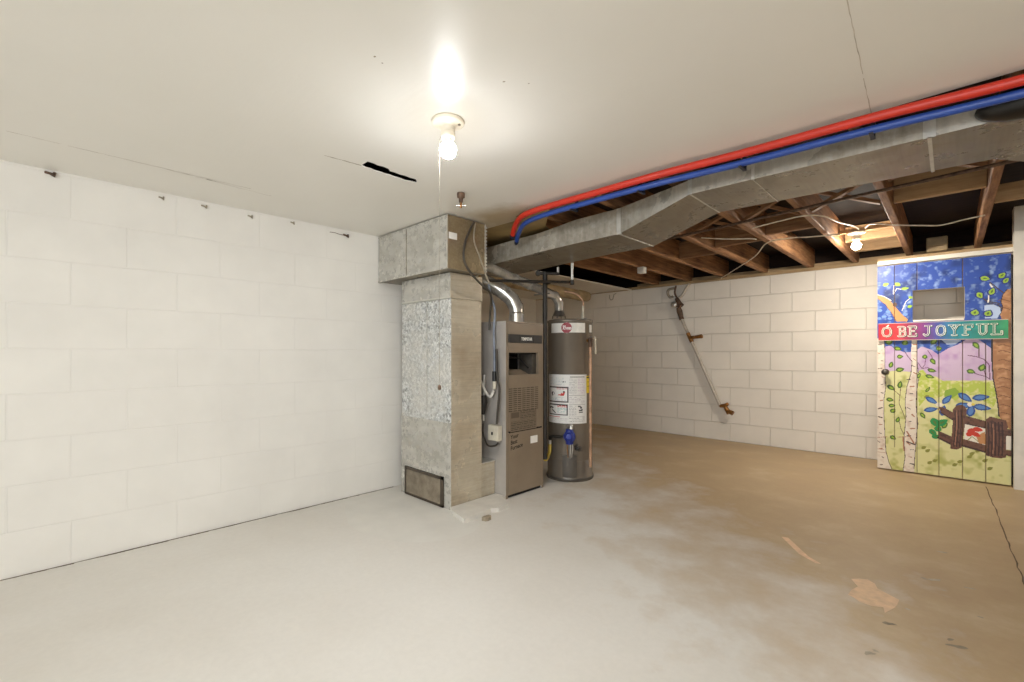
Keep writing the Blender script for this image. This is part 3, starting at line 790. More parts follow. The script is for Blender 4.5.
FILL = dict(sky=sky, lav=tint(COL['lav'], 1.2, 60, 21, (184,146,192)), field=tint(COL['field'], 1.5, 55, 31, (182,184,104)), bush=tint(COL['bush'], 1.6, 26, 41, (222,218,150)),
    trunk=tint(COL['trunk'], 1.5, 34, 51, (198,150,106)), birch=tint(COL['birch'], 1.2, 34, 61, (212,190,172)), wood=tint(COL['wood'], 1.5, 22, 71, (74,44,36)))
for it in MURAL:
    k, c = it[0], it[1]; col = FILL.get(c, COL[c])
    m = cv.poly(it[2]) if k == 'P' else cv.line(it[3], it[2]) if k == 'L' else cv.leaf(it[2], it[3], it[4]*1.25, it[5]*1.4) if k == 'F' else cv.ell(it[2], it[3], it[4])
    cv.put(m, col)
hole = cv.rect(228, 1251, 531, 1497)
dep = np.zeros(cv.X.shape)
for x, z0, z1 in ((115, 190, DH), (254, 0, 1251), (386, 0, 1251), (520, 0, DH), (647, 0, 1060), (254, 1497, DH)):
    g = (np.abs(cv.X-x) < 1.7) & (cv.Y > z0) & (cv.Y < z1); dep[g] = .004; cv.put(g, (118, 100, 84))
root = thing('mural_door', 'plank door painted with birch trees, blue sky and a rail fence', 'door', (DX+.388, DY+.02, .012))
dfn = lambda x, y, d: (DX+x/1000, DY-.004+d, .012+y/1000)
cv.mesh('door_panel', dfn, M['mural'], root, hole, dep)
mb = MB(); a, b = DX, DX+DW/1000; z0, z1 = .012, .012+DH/1000; hx0, hx1, hz0, hz1 = DX+.228, DX+.531, .012+1.251, .012+1.497
for lo, hi in (((a, z0), (hx0, z1)), ((hx1, z0), (b, z1)), ((hx0, z0), (hx1, hz0)), ((hx0, hz1), (hx1, z1))):
    mb.box((lo[0], DY+.003, lo[1]), (hi[0], DY+.035, hi[1]), M['offwhite'])
mb.quad([(a,DY-.004,z0),(a,DY+.003,z0),(a,DY+.003,z1),(a,DY-.004,z1)], M['offwhite']); mb.quad([(b,DY-.004,z0),(b,DY+.003,z0),(b,DY+.003,z1),(b,DY-.004,z1)], M['offwhite'])
mb.build('door_core', root)
mb = MB(); mb.box((hx0+.002, DY-.010, hz0-.012), (hx1-.002, DY+.035, hz0+.002), M['offwhite'], .002); mb.build('window_ledge', root)
mb = MB(); mb.lathe([(.024,0),(.026,.004),(.022,.008)], (DX+.054, DY-.004, .834), M['rust_iron'], 20, (0,-1,0)); pl = mb.build('knob_plate', root)
mb = MB(); mb.lathe([(.009,0),(.009,.02),(.020,.028),(.025,.038),(.024,.048),(.016,.056),(0,.059)], (DX+.054, DY-.012, .834), M['tank_dark'], 20, (0,-1,0)); mb.build('knob', root)
mb = MB(); mb.box((.322, 4.985, .02), (.329, 4.995, 1.72), M['void']); mb.build('jamb_shade', root)  # black strip painted for the shade between door and post
# the sign board with its rainbow ground and slab letters
SX, SZ, SW, SH = -.447, 1.099, 752, 146
sg = Canvas(SW, SH, 2.2, (150, 50, 60)); t = sg.X/SW
stops = [(0,(176,44,48)),(.16,(190,52,56)),(.28,(150,50,88)),(.40,(116,56,128)),(.50,(66,84,158)),(.62,(32,130,150)),(.78,(30,138,126)),(1.,(52,150,92))]
for ch in range(3):
    sg.a[..., ch] = np.interp(t, [q for q, _ in stops], [lin(c)[ch] for _, c in stops])
sg.a *= (.8+.4*sg.noise(30, 3))[..., None]
mid = sg.a.copy()*.75
def draw(word, x, step, h=74, w=54):
    for chh in word:
        for st in FONT[chh]:
            P = [(x+px*w/10, 36+py*h/14) for px, py in st]
            sg.put(sg.line([(p+5, q-5) for p, q in P], 13), (30, 84, 66))
        for st in FONT[chh]: sg.put(sg.line([(x+px*w/10, 36+py*h/14) for px, py in st], 13), (226, 230, 212))
        for st in FONT[chh]: sg.put(sg.line([(x+px*w/10, 36+py*h/14) for px, py in st], 5.5), mid)
        x += step
draw('O', 22, 0, 74, 66); draw('BE', 130, 64, 76, 52); draw('JOYFUL', 282, 77, 78, 58)
sg.put(sg.line([(56, 116), (66, 128)], 9), (232, 232, 214))
sg.put(sg.rect(0, 0, SW, 5) | sg.rect(0, SH-4, SW, SH), (196, 178, 168))
mb = MB(); mb.box((SX, DY-.028, SZ), (SX+SW/1000, DY-.0065, SZ+SH/1000), M['offwhite'], .002); bd = mb.build('sign_board', root)
o = sg.mesh('sign_face', lambda x, y, d: (SX+x/1000, DY-.0288, SZ+y/1000), M['print'], H(bd)); o['label'] = 'rainbow sign face with white slab letters'

# ================================================================ lamps
def lampholder(name, label, x, y, zc, bulb_mat, r, group, chain):
    t = thing(name, label, 'light fixture', (x, y, zc), group)
    mb = MB(); mb.lathe([(0,0),(.058,0),(.060,-.004),(.058,-.010),(.050,-.014),(.034,-.017),(.027,-.024)], (x, y, zc), M['porcelain'], 40)
    for a in (.6, 2.6): mb.lathe([(0,-.019),(.005,-.019),(.005,-.015)], (x+.042*math.cos(a), y+.042*math.sin(a), zc), M['cable_grey'], 10)
    mb.build('base', t)
    mb = MB(); mb.lathe([(.027,-.022),(.026,-.034),(.024,-.036),(.024,-.042),(.026,-.044),(.025,-.062),(.020,-.064)], (x, y, zc), M['porcelain'], 28); mb.build('socket', t)
    mb = MB(); c = -.104
    pr = [(.013,-.064),(.014,-.070)]+[(r*math.cos(q), c-r*math.sin(q)) for q in [math.radians(a) for a in range(-55, 91, 12)]]+[(0, c-r)]
    k = 9; mb.lathe(pr[k:], (x, y, zc), bulb_mat, 28); bu = mb.build('bulb', t)
    mb = MB(); mb.lathe(pr[:3], (x, y, zc), M['white'], 28); mb.lathe(pr[2:k+1], (x, y, zc), M['bulb_top'] if chain else M['bulb_top2'] if zc > CEIL else M['bulb_top'], 28); co = mb.build('bulb_collar', H(bu)); co['label'] = 'dimmer upper shell of the bulb'
    if chain:
        mb = MB(); mb.tube([(x-.015, y-.020, zc-.058), (x-.020, y-.024, zc-.070), (x-.020, y-.024, chain+.02)], .0007, M['string'], 6); ch = mb.build('pull_cord', t)
        mb = MB(); mb.lathe([(0,.012),(.004,.010),(.007,.002),(.006,-.006),(0,-.010)], (x-.020, y-.024, chain), M['rust_iron'], 12); mb.build('pull_bob', H(ch))
    return t
BX, BY = -1.316, 1.029
lampholder('lampholder', 'white porcelain lampholder with lit bulb and long pull cord on white ceiling', BX, BY, CEIL, M['bulb'], .031, 'bare bulb lampholders', .866)
SBX, SBY, SBZ = -.53, 4.40, 1.918
mb = MB(); mb.beam((-.636, SBY, SBZ+.028), (-.294, SBY, SBZ+.028), .05, .025, M['wood_pale'])
tag(mb.build('lamp_crosspiece', origin=(SBX, SBY, SBZ)), 'pale crosspiece between joists carrying the small lit bulb', 'wood strip')
lampholder('lampholder', 'small lampholder with lit bulb between the open joists', SBX, SBY, SBZ+.013, M['bulb2'], .031, 'bare bulb lampholders', None)

lampholder('lampholder', 'added fill lampholder on the white ceiling behind the viewer', .7, -.6, CEIL, M['bulb_fill'], .031, 'bare bulb lampholders', None)  # unseen lampholder added to brighten the room

# ================================================================ furnace and ducts
# grey pad under furnace and duct
mb = MB(); P = [(-2.262,1.785),(-2.20,1.752),(-2.035,1.712),(-2.045,1.885),(-2.06,1.945),(-2.03,1.985),(-2.045,2.10),(-2.10,2.13),(-2.165,2.15),(-2.167,2.184),(-2.262,2.184)]
mb.prism(P, .0, .026, M['pad'])
o = mb.build('concrete_pad', origin=(-2.15, 1.95, 0)); tag(o, 'low broken concrete pad beside the foot of the tall duct', 'concrete pad')
mb = MB(); mb.prism([(x*.9, y) for x, y in blob(0, 0, .018, .03, 5, 8)], 0, .022, M['mark']); o = mb.build('concrete_chip'); o.location = (-1.985, 1.84, 0)
tag(o, 'loose concrete chip lying in front of the pad', 'rubble')
PZ = .0015
# tall duct: column, crown box, grille
CX0, CX1, CY0, CY1 = -2.83, -2.27, 1.80, 2.055
t = thing('duct_column', 'tall mottled galvanized duct with floor grille and square head box', 'duct', ((CX0+CX1)/2, (CY0+CY1)/2, PZ))
FM = [None, None, None, M['galv_warm_side'], None, None]
mb = MB(); mb.box((CX0, CY0, .545), (CX1, CY1, 1.345), M['galv_spangle'], 0, FM)
mb.box((CX0-.004, CY0-.004, .535), (CX1+.004, CY1, .548), M['galv_top'], 0, FM)
for y in (CY0-.001,): mb.box((CX0+.30, y-.002, .60), (CX0+.304, y, 1.33), M['galv_top'])
mb.build('upper_section', t)
mb = MB(); mb.box((CX0-.004, CY0-.004, PZ), (CX1+.004, CY1, .535), M['galv_top'], 0, [None, None, None, M['galv_warm_side'], None, None]); mb.build('lower_section', t)
mb = MB(); mb.box((CX0+.02, CY0-.014, 1.345), (CX1+.010, CY1, 1.500), M['galv_top'], 0, FM)
mb.box((CX0+.016, CY0-.018, 1.34), (CX1+.013, CY1, 1.352), M['band'], 0, FM); mb.build('collar', t)
mb = MB(); mb.box((CX1-.2, CY1+.001, PZ), (CX1-.004, 2.186, .248), M['galv_warm_side'], .002); mb.box((CX1-.2, CY1+.001, .248), (CX1, 2.186, .254), M['band']); mb.build('return_boot', t)
mb = MB(); X0, X1, Y0, Y1 = -2.978, -2.180, 1.697, 2.008
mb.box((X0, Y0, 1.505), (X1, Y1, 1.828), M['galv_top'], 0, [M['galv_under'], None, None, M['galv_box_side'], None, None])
mb.box((-2.62, Y0-.003, 1.506), (-2.616, Y0, 1.827), M['galv_under'])
for z in (1.505, 1.822): mb.box((X0, Y0-.004, z-.003), (X1+.003, Y0, z+.004), M['galv_top'])
for y in (Y0-.003, Y1-.004): mb.box((X1-.002, y, 1.503), (X1+.004, y+.006, 1.829), M['band'])
for k in range(14): mb.box((X1+.001, Y1-.006, 1.515+k*.022), (X1+.007, Y1+.010, 1.527+k*.022), M['band'])
hb = mb.build('head_box', t)
mb = MB(); mb.box((X1+.0005, Y0+.012, 1.685), (X1+.002, Y0+.075, 1.725), M['label_white']); st = mb.build('sticker', H(hb))
mb = MB()
gx0, gx1, gz0, gz1, gy = -2.775, -2.338, PZ+.002, .197, CY0-.004
for lo, hi in (((gx0, gz0), (gx1, gz0+.014)), ((gx0, gz1-.016), (gx1, gz1)), ((gx0, gz0), (gx0+.014, gz1)), ((gx1-.026, gz0), (gx1, gz1))):
    mb.box((lo[0], gy-.012, lo[1]), (hi[0], gy, hi[1]), M['furnace_dark'])
g = mb.build('floor_grille', t)
mb = MB(); mb.box((gx0+.01, gy-.003, gz0+.01), (gx1-.02, gy-.0005, gz1-.01), M['void'])
M['slat'] = simple('grille slats', (156, 144, 126), .55, .2, .15)
z = gz0+.018
while z < gz1-.018:
    mb.hexa([(gx0+.014,gy-.010,z-.002),(gx1-.026,gy-.010,z-.002),(gx1-.026,gy-.003,z+.003),(gx0+.014,gy-.003,z+.003),(gx0+.014,gy-.010,z),(gx1-.026,gy-.010,z),(gx1-.026,gy-.003,z+.005),(gx0+.014,gy-.003,z+.005)], M['slat']); z += .0075
mb.build('slats', H(g))

# trunk duct
t = thing('trunk_duct', 'long flat galvanized trunk duct running below the joists', 'duct', (-1.0, 2.4, 1.76))
def duct(mb, secs, m, mu):   # sections (x, y0, y1, z0, z1)
    vs = []; 
    for x, y0, y1, z0, z1 in secs: vs += [(x,y0,z0),(x,y1,z0),(x,y1,z1),(x,y0,z1)]
    for k in range(len(secs)-1):
        b = 4*k
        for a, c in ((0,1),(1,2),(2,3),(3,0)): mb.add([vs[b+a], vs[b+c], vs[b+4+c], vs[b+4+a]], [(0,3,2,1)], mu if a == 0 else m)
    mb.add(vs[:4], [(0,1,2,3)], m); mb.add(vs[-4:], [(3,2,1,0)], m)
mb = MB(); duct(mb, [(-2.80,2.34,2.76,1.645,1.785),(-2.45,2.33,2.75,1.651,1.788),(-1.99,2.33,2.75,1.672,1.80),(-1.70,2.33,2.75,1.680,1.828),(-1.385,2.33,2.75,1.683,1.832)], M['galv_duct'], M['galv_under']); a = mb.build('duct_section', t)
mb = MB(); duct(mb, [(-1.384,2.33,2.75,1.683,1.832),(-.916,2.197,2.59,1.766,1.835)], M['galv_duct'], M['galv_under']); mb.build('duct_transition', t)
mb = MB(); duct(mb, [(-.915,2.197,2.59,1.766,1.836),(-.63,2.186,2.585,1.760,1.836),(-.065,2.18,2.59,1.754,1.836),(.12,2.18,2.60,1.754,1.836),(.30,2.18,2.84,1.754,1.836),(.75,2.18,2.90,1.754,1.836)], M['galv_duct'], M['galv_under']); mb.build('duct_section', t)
def band(x, y0, y1, z0, z1, w=.022):
    mb = MB(); e = .003; mb.box((x-w/2, y0-e, z0-e), (x+w/2, y0, z1), M['band']); mb.box((x-w/6, y0-e, z0-e), (x+w/6, y1, z0), M['band']); mb.build('seam_band', t)
band(-1.385, 2.33, 2.75, 1.683, 1.832, .03); band(-.915, 2.196, 2.59, 1.766, 1.836, .02); band(-.63, 2.186, 2.586, 1.760, 1.836, .012); band(-.055, 2.18, 2.60, 1.754, 1.836, .034)
mb = MB(); mb.lathe([(.125,0),(.130,.004),(.128,.020),(.112,.045),(.080,.064),(.040,.073),(0,.075)], (0, 0, 0), M['gloss_black'], 36, (0,-1,0))
mb.v = [(x+.186, y+2.1745, 1.787+z*.40) for x, y, z in mb.v]; mb.build('round_cap', t)

# furnace
FX, FY0, FY1, FZ0, FZ1 = -2.17, 2.19, 2.58, .0015, 1.212
t = thing('furnace', 'tall taupe upright furnace with black brand strip and open burner window', 'furnace', ((-2.85+FX)/2, (FY0+FY1)/2, FZ0))
mb = MB()
for y0, y1 in ((FY0, FY0+.018), (FY1-.018, FY1)): mb.box((-2.86, y0, FZ0), (FX, y1, FZ1), M['furnace'], 0, [None, None, M['furnace_lit_side'], None, None, None])
mb.box((-2.86, FY0+.018, FZ0), (-2.845, FY1-.018, FZ1), M['furnace']); mb.box((-2.86, FY0+.018, FZ1-.012), (FX-.004, FY1-.018, FZ1), M['furnace']); mb.box((-2.845, FY0+.018, FZ0), (FX-.05, FY1-.018, FZ0+.03), M['void'])
mb.box((-2.845, FY0+.018, .44), (FX-.03, FY1-.018, .455), M['void'])
mb.build('cabinet', t)
a0, a1 = FY0+.020, FY1-.020; OY0, OY1, OZ0, OZ1 = 2.205, 2.522, .842, .996
mb = MB()
for lo, hi in (((a0, .458), (a1, OZ0)), ((a0, OZ1), (a1, FZ1-.014)), ((a0, OZ0), (OY0+.008, OZ1)), ((OY1, OZ0), (a1, OZ1))): mb.box((FX-.02, lo[0], lo[1]), (FX+.004, hi[0], hi[1]), M['furnace'])
ud = mb.build('upper_door', t)
mb = MB(); y0, y1, z0, z1 = 2.208, 2.522, .585, .752   # grille of short louvre slots
mb.box((FX+.004, y0, z0), (FX+.0046, y1, z1), M['furnace'])
for r in range(12):
    for c in range(7):
        ya = y0+.004+c*(y1-y0)/7; za = z0+.006+r*(z1-z0)/12; mb.box((FX+.0046, ya, za), (FX+.0056, ya+(y1-y0)/7-.009, za+.006), M['furnace_dark'])
mb.build('louvre_slots', H(ud))
cvx = Canvas(274, 140, 3., (122, 108, 92)); r = random.Random(3)
for y in range(10, 132, 11):
    x = 8 if y < 70 else 100
    while x < 262:
        l = r.uniform(14, 60); cvx.put(cvx.rect(x, y, min(264, x+l), y+5), (78, 68, 58)); x += l+7
cvx.put(cvx.rect(8, 92, 90, 130), (92, 80, 68))
cvx.mesh('rating_label', lambda x, y, d: (FX+.0052, 2.226+x/1000, .452+y/1000), M['print'], H(ud))
mb = MB(); mb.box((FX+.004, 2.207, 1.064), (FX+.010, 2.556, 1.122), M['black'], .001)
for y in (2.312, 2.460): mb.box((FX+.010, y, 1.066), (FX+.0104, y+.003, 1.120), M['void'])
bs = mb.build('brand_strip', H(ud)); bs['label'] = 'black brand strip'
text_mesh('TEMPSTAR', .030, lambda x, y, d: (FX+.0106+d, 2.332+x*.80, 1.082+y), M['label_white'], 'brand_lettering', H(ud), spacing=1.0, bold=.0008)
mb = MB(); mb.box((FX-.25, FY0+.02, .80), (FX-.24, FY1-.02, 1.02), M['void'])   # burner box behind the open window
mb.hexa([(FX-.22,OY0,.80),(FX-.02,OY0,.80),(FX-.02,OY1+.02,.80),(FX-.22,OY1+.02,.80),(FX-.22,OY0,.875),(FX-.09,OY0,.875),(FX-.09,OY1-.09,.875),(FX-.22,OY1-.09,.875)], M['furnace'])
mb.box((FX-.16, OY1-.03, .81), (FX-.03, OY1+.028, .99), M['soot'])
mb.tube([(FX-.10, 2.30, .965), (FX-.07, 2.40, .955), (FX-.05, 2.47, .885)], .006, M['black'], 8)
mb.box((FX-.2, OY0, .985), (FX-.022, OY1+.02, 1.01), M['void']); mb.build('burner_box', t)
mb = MB(); mb.box((FX-.02, a0, FZ0+.022), (FX+.003, a1, .446), M['furnace']); ld = mb.build('lower_door', t)
mb = MB(); mb.box((FX+.003, a0+.004, .446), (FX+.004, a1, .457), M['void']); mb.build('door_gap', t)  # black strip painted for the shade between the two doors
mb = MB(); mb.box((FX+.003, 2.436, .346), (FX+.004, 2.512, .398), M['label_white']); mb.build('sticker', H(ld))
for k, w in enumerate(('Your', 'Best', 'Furnace')):
    text_mesh(w, .040, lambda x, y, d, k=k: (FX+.0032+d, 2.232+x*.95, .402-k*.038+y+x*.10), M['void'], 'handwriting', H(ld), bold=.0004)
mb = MB(); mb.box((FX-.02, a0, FZ0), (FX-.012, a1, FZ0+.022), M['void']); mb.build('toe_gap', t)  # black strip painted for the shade under the lower door

# furnace flue: corrugated collar, jointed elbow, pipe
t = thing('flue_pipe', 'bright metal flue elbow rising from the top of the furnace', 'flue pipe', (-2.30, 2.43, 1.214))
mb = MB(); rr = .056; prf = []
for k in range(13): prf.append((rr+(.003 if k % 2 else 0), k*.006))
mb.lathe(prf, (-2.30, 2.43, 1.214), M['flue'], 28); mb.build('corrugated_collar', t)
path = [(-2.30,2.43,1.29),(-2.303,2.428,1.33),(-2.325,2.41,1.385),(-2.36,2.378,1.43),(-2.41,2.335,1.475),(-2.50,2.255,1.535)]
mb = MB(); mb.tube(path, .055, M['flue'], 24)
for i in (1, 2, 3, 4):
    p, q = Vector(path[i]), Vector(path[i+1]) if i < 5 else Vector(path[i]); d = (q-p).normalized(); mb.tube([p-d*.004, p+d*.004], .0585, M['flue'], 24)
mb.build('elbow', t)

# ================================================================ water heater
HX, HY_, HR, HZ = -2.22, 2.975, .18, 1.258
t = thing('water_heater', 'warm grey tank water heater with red logo, warning label and blue gas valve', 'water heater', (HX, HY_, 0))
mb = MB(); mb.lathe([(HR,.16),(HR,1.235),(HR+.003,1.237),(HR+.003,1.252),(HR-.006,1.258),(.05,1.264),(0,1.264)], (HX, HY_, 0), M['tank'], 56); mb.build('tank', t)
mb = MB(); mb.lathe([(HR-.004,.0),(HR+.006,.0),(HR+.006,.035),(HR+.001,.04),(HR+.001,.16),(HR-.01,.165)], (HX, HY_, 0), M['tank'], 56)
mb.lathe([(HR+.006,.006),(HR+.010,.010),(HR+.010,.022),(HR+.006,.028)], (HX, HY_, 0), M['tank_dark'], 56); mb.build('base_skirt', t)
cyl = lambda ang0, r: (lambda x, y, d: (HX+(r+d)*math.cos(math.radians(ang0)+x/r), HY_+(r+d)*math.sin(math.radians(ang0)+x/r), y))
mm = lambda f: (lambda x, y, d: f(x/1000, y/1000, d))
# white band under the lid, with the round red logo
mb = MB(); f = cyl(-61, HR+.0012)
for k in range(28):
    a, b = -.143+k*.0105, -.143+(k+1)*.0105; mb.quad([f(a,1.152,0),f(b,1.152,0),f(b,1.226,0),f(a,1.226,0)], M['white'])
mb.build('white_band', t)
lg = Canvas(84, 84, 1.6, (150, 20, 36)); lg.put(~lg.ell((42, 42), 41, 41), (240, 236, 230)); lg.put(lg.ell((42, 42), 39, 39), (146, 18, 34))
def script(c, pts, w, col): c.put(c.line(pts, w), col)
W = (244, 236, 232)   # handwritten style logo word
script(lg, [(14,28),(18,56)], 5, W); script(lg, [(12,56),(24,58),(27,50),(22,44),(17,42),(26,28)], 5, W)
script(lg, [(32,28),(33,58)], 4, W); script(lg, [(33,42),(38,45),(40,40),(40,29)], 4, W)
for x in (48, 59): script(lg, [(x-3,36),(x+5,38),(x+4,44),(x,45),(x-3,38),(x,30),(x+6,31)], 3.6, W)
script(lg, [(67,28),(67,43)], 3.6, W); script(lg, [(67,42),(71,45),(72,29)], 3.6, W); script(lg, [(72,42),(76,45),(78,30)], 3.6, W)
hl = ~lg.ell((42, 42), 41.5, 41.5)
o = lg.mesh('logo_badge', mm(lambda x, y, d: cyl(-61.5, HR+.0024)(x-.042, y+1.147, d)), M['print'], t, hl); o['label'] = 'round red logo badge'
# big printed warning label
LW, LH = 352, 378
lb = Canvas(LW, LH, 2.6, (232, 230, 226)); r = random.Random(7)
def lines(x0, x1, y0, y1, step, th, col, dens=.85):
    y = y0
    while y < y1:
        x = x0
        while x < x1:
            l = r.uniform(6, 26)
            if r.random() < dens: lb.put(lb.rect(x, y, min(x1, x+l), y+th), col)
            x += l+5
        y += step
lines(16, 160, 300, 350, 12, 4, (196, 206, 208)); lines(150, 180, 318, 326, 20, 7, (90, 90, 92), 1); lines(100, 180, 296, 300, 20, 3, (150, 160, 165))
lb.put(lb.rect(208, 356, 330, 363), (50, 46, 46)); lines(204, 262, 226, 350, 9, 4, (186, 184, 184)); lines(272, 330, 226, 350, 9, 4, (206, 186, 204))
lb.put(lb.rect(200, 216, 336, 219), (140, 136, 134)); lines(204, 330, 156, 210, 9, 4, (196, 188, 192)); lb.put(lb.rect(200, 146, 336, 149), (140, 136, 134))
lines(204, 258, 62, 140, 9, 4, (180, 178, 178)); lines(200, 330, 16, 56, 12, 4, (170, 166, 166))
for x, y, w_, h_ in ((272,128,22,10),(290,116,16,14),(280,96,30,12),(278,84,34,6),(300,104,12,8)): lb.put(lb.rect(x, y, x+w_, y+h_), (54, 52, 52))
def frame(x0, y0, x1, y1, col, w): lb.put(lb.rect(x0, y0, x1, y1), col); lb.put(lb.rect(x0+w, y0+w, x1-w, y1-w), (238, 236, 232))
frame(14, 162, 198, 284, (84, 74, 74), 10); lines(100, 188, 262, 274, 8, 5, (196, 70, 60), 1); lines(40, 180, 178, 206, 10, 4, (184, 196, 200))
lb.put(lb.poly([(108,216),(120,226),(132,222),(142,236),(152,230),(162,248),(172,246),(166,226),(160,214)]), (206, 66, 52)); lb.put(lb.ell((162, 244), 8, 6), (60, 30, 30))
lb.put(lb.poly([(44,240),(54,236),(58,246),(64,244),(60,228),(66,216),(56,210),(48,222)]), (52, 44, 50)); lb.put(lb.line([(70,240),(80,224)], 5), (110, 110, 120))
frame(14, 62, 192, 148, (70, 62, 64), 9); lines(108, 184, 126, 136, 8, 5, (206, 70, 64), 1); lines(108, 184, 80, 118, 9, 4, (176, 200, 198))
for x, y in ((30,118),(44,122),(58,118)): lb.put(lb.ell((x, y), 9, 6), (40, 38, 40))
lb.put(lb.line([(56,100),(74,88),(86,80)], 9), (40, 38, 40)); lb.put(lb.rect(10, 48, 130, 52), (210, 120, 110)); lines(14, 190, 12, 44, 11, 4, (206, 196, 200))
o = lb.mesh('warning_label', mm(lambda x, y, d: cyl(-63.5, HR+.0012)(x-.176, y+.449, d)), M['print'], t); o['label'] = 'large white printed warning label'
en = Canvas(58, 134, 2.4, (224, 196, 40)); r = random.Random(9)
en.put(en.rect(4, 116, 54, 128), (50, 44, 20)); en.put(en.rect(4, 18, 8, 108), (120, 104, 24)); en.put(en.rect(44, 8, 54, 112), (236, 214, 90)); en.put(en.rect(12, 50, 40, 54), (120, 104, 24)); en.put(en.rect(12, 84, 40, 88), (120, 104, 24))
o = en.mesh('energy_label', mm(lambda x, y, d: cyl(-9, HR+.0014)(x, y+.682, d)), M['print'], t); o['label'] = 'yellow energy label'
# blue gas control with black knob, tubes and burner cover
va = math.radians(-54); vx, vy = math.cos(va), math.sin(va); at = lambda d, s, z: (HX+(HR+d)*vx-s*vy, HY_+(HR+d)*vy+s*vx, z)
mb = MB(); mb.lathe([(.020,0),(.020,.02),(.044,.022),(.046,.05),(.040,.058),(.030,.062),(0,.064)], at(0, 0, .360), M['valve_blue'], 24, (vx, vy, 0))
mb.lathe([(.024,-.062),(.030,-.058),(.030,.048),(.024,.054)], at(.034, 0, .360), M['valve_blue'], 16); v = mb.build('gas_valve', t); v['label'] = 'blue gas control valve'
mb = MB(); mb.lathe([(.030,0),(.031,.006),(.026,.022),(.014,.024),(0,.024)], at(.062, -.004, .362), M['valve_blue'], 12, (vx, vy, 0)); k = mb.build('control_knob', H(v))
mb = MB(); mb.lathe([(.016,0),(.016,.03),(.010,.034),(0,.034)], at(.034, .012, .414), M['steel'], 14); mb.build('test_button', H(v))
for s, r_ in ((.006, .006), (.022, .004), (-.016, .003)):
    mb = MB(); mb.tube(smooth_path([at(.03, s, .30), at(.032, s*1.1, .26), at(.028, s*.8, .215), at(.008, s*.6, .17)], 4), r_, M['steel'] if s > 0 else M['brass'], 8); mb.build('gas_tube', t)
mb = MB()
for k in range(12):
    a0_, a1_ = -.055+k*.0092, -.055+(k+1)*.0092; f = cyl(-54, HR+.022); g2 = cyl(-54, HR-.002)
    mb.add([f(a0_,.04,0),f(a1_,.04,0),f(a1_,.205,0),f(a0_,.205,0),g2(a0_,.04,0),g2(a1_,.04,0),g2(a1_,.205,0),g2(a0_,.205,0)], [(0,1,2,3),(3,2,6,7),(0,4,5,1),(1,5,6,2),(0,3,7,4)], M['tank_dark'])
mb.build('burner_cover', t)
# side fittings: drain valve, relief valve with lever and pipe, caps on the lid
da = math.radians(-22); dx, dy = math.cos(da), math.sin(da); dt = lambda d, s, z: (HX+(HR+d)*dx-s*dy, HY_+(HR+d)*dy+s*dx, z)
mb = MB(); mb.lathe([(.026,0),(.026,.008),(.014,.012),(.014,.05),(.020,.052),(.020,.07),(.012,.072)], dt(-.01, -.04, .268), M['tank_dark'], 18, (dx*.8+.2, dy-.35, 0)); mb.lathe([(.022,-.006),(.022,.006)], dt(.042, -.07, .268), M['black'], 14, (0,0,1)); mb.build('drain_valve', t)
ta = math.radians(-4); tx, ty = math.cos(ta), math.sin(ta); tt = lambda d, s, z: (HX+(HR+d)*tx-s*ty, HY_+(HR+d)*ty+s*tx, z)
mb = MB(); mb.tube([tt(-.01,0,1.09), tt(.025,0,1.09)], .013, M['brass'], 12); mb.lathe([(.016,-.05),(.018,-.045),(.018,.012),(.010,.024),(0,.026)], tt(.028,0,1.09), M['rust_iron'], 16); rv = mb.build('relief_valve', t)
mb = MB(); mb.beam(tt(.02, 0, 1.118), tt(.07, .0, 1.118), .016, .004, M['steel']); mb.build('lever', H(rv))
mb = MB(); mb.beam(tt(.066, .012, 1.112), tt(.070, .014, .985), .018, .003, M['ivory'], (1,0,0)); mb.build('hang_tag', H(rv))
mb = MB(); mb.tube([tt(.028,0,1.045), tt(.028,0,.11)], .0105, M['copper'], 12); mb.build('discharge_pipe', t)
mb = MB(); mb.lathe([(.014,0),(.014,.014),(0,.015)], (HX+.11, HY_+.06, 1.262), M['steel'], 14); mb.build('lid_cap', t)
mb = MB(); mb.lathe([(.014,0),(.014,.05),(.010,.054),(.010,.12)], (HX+.05, HY_+.11, 1.262), M['ivory'], 12); mb.tube(smooth_path([(HX+.05,HY_+.11,1.37),(HX+.055,HY_+.10,1.42),(HX+.02,HY_+.06,1.475),(HX-.06,HY_+.0,1.50)], 5), .008, M['copper'], 10); mb.build('water_pipe', t)
mb = MB(); wa = math.radians(0); f = cyl(4, HR+.004)
for k in range(4):
    a0_, a1_ = k*.0085, (k+1)*.0085; g2 = cyl(4, HR); mb.add([f(a0_,1.155,0),f(a1_,1.155,0),f(a1_,1.215,0),f(a0_,1.215,0),g2(a0_,1.155,0),g2(a1_,1.155,0),g2(a1_,1.215,0),g2(a0_,1.215,0)], [(0,1,2,3),(3,2,6,7),(0,4,5,1),(1,5,6,2),(0,3,7,4)], M['white'])
mb.build('edge_cap', t)

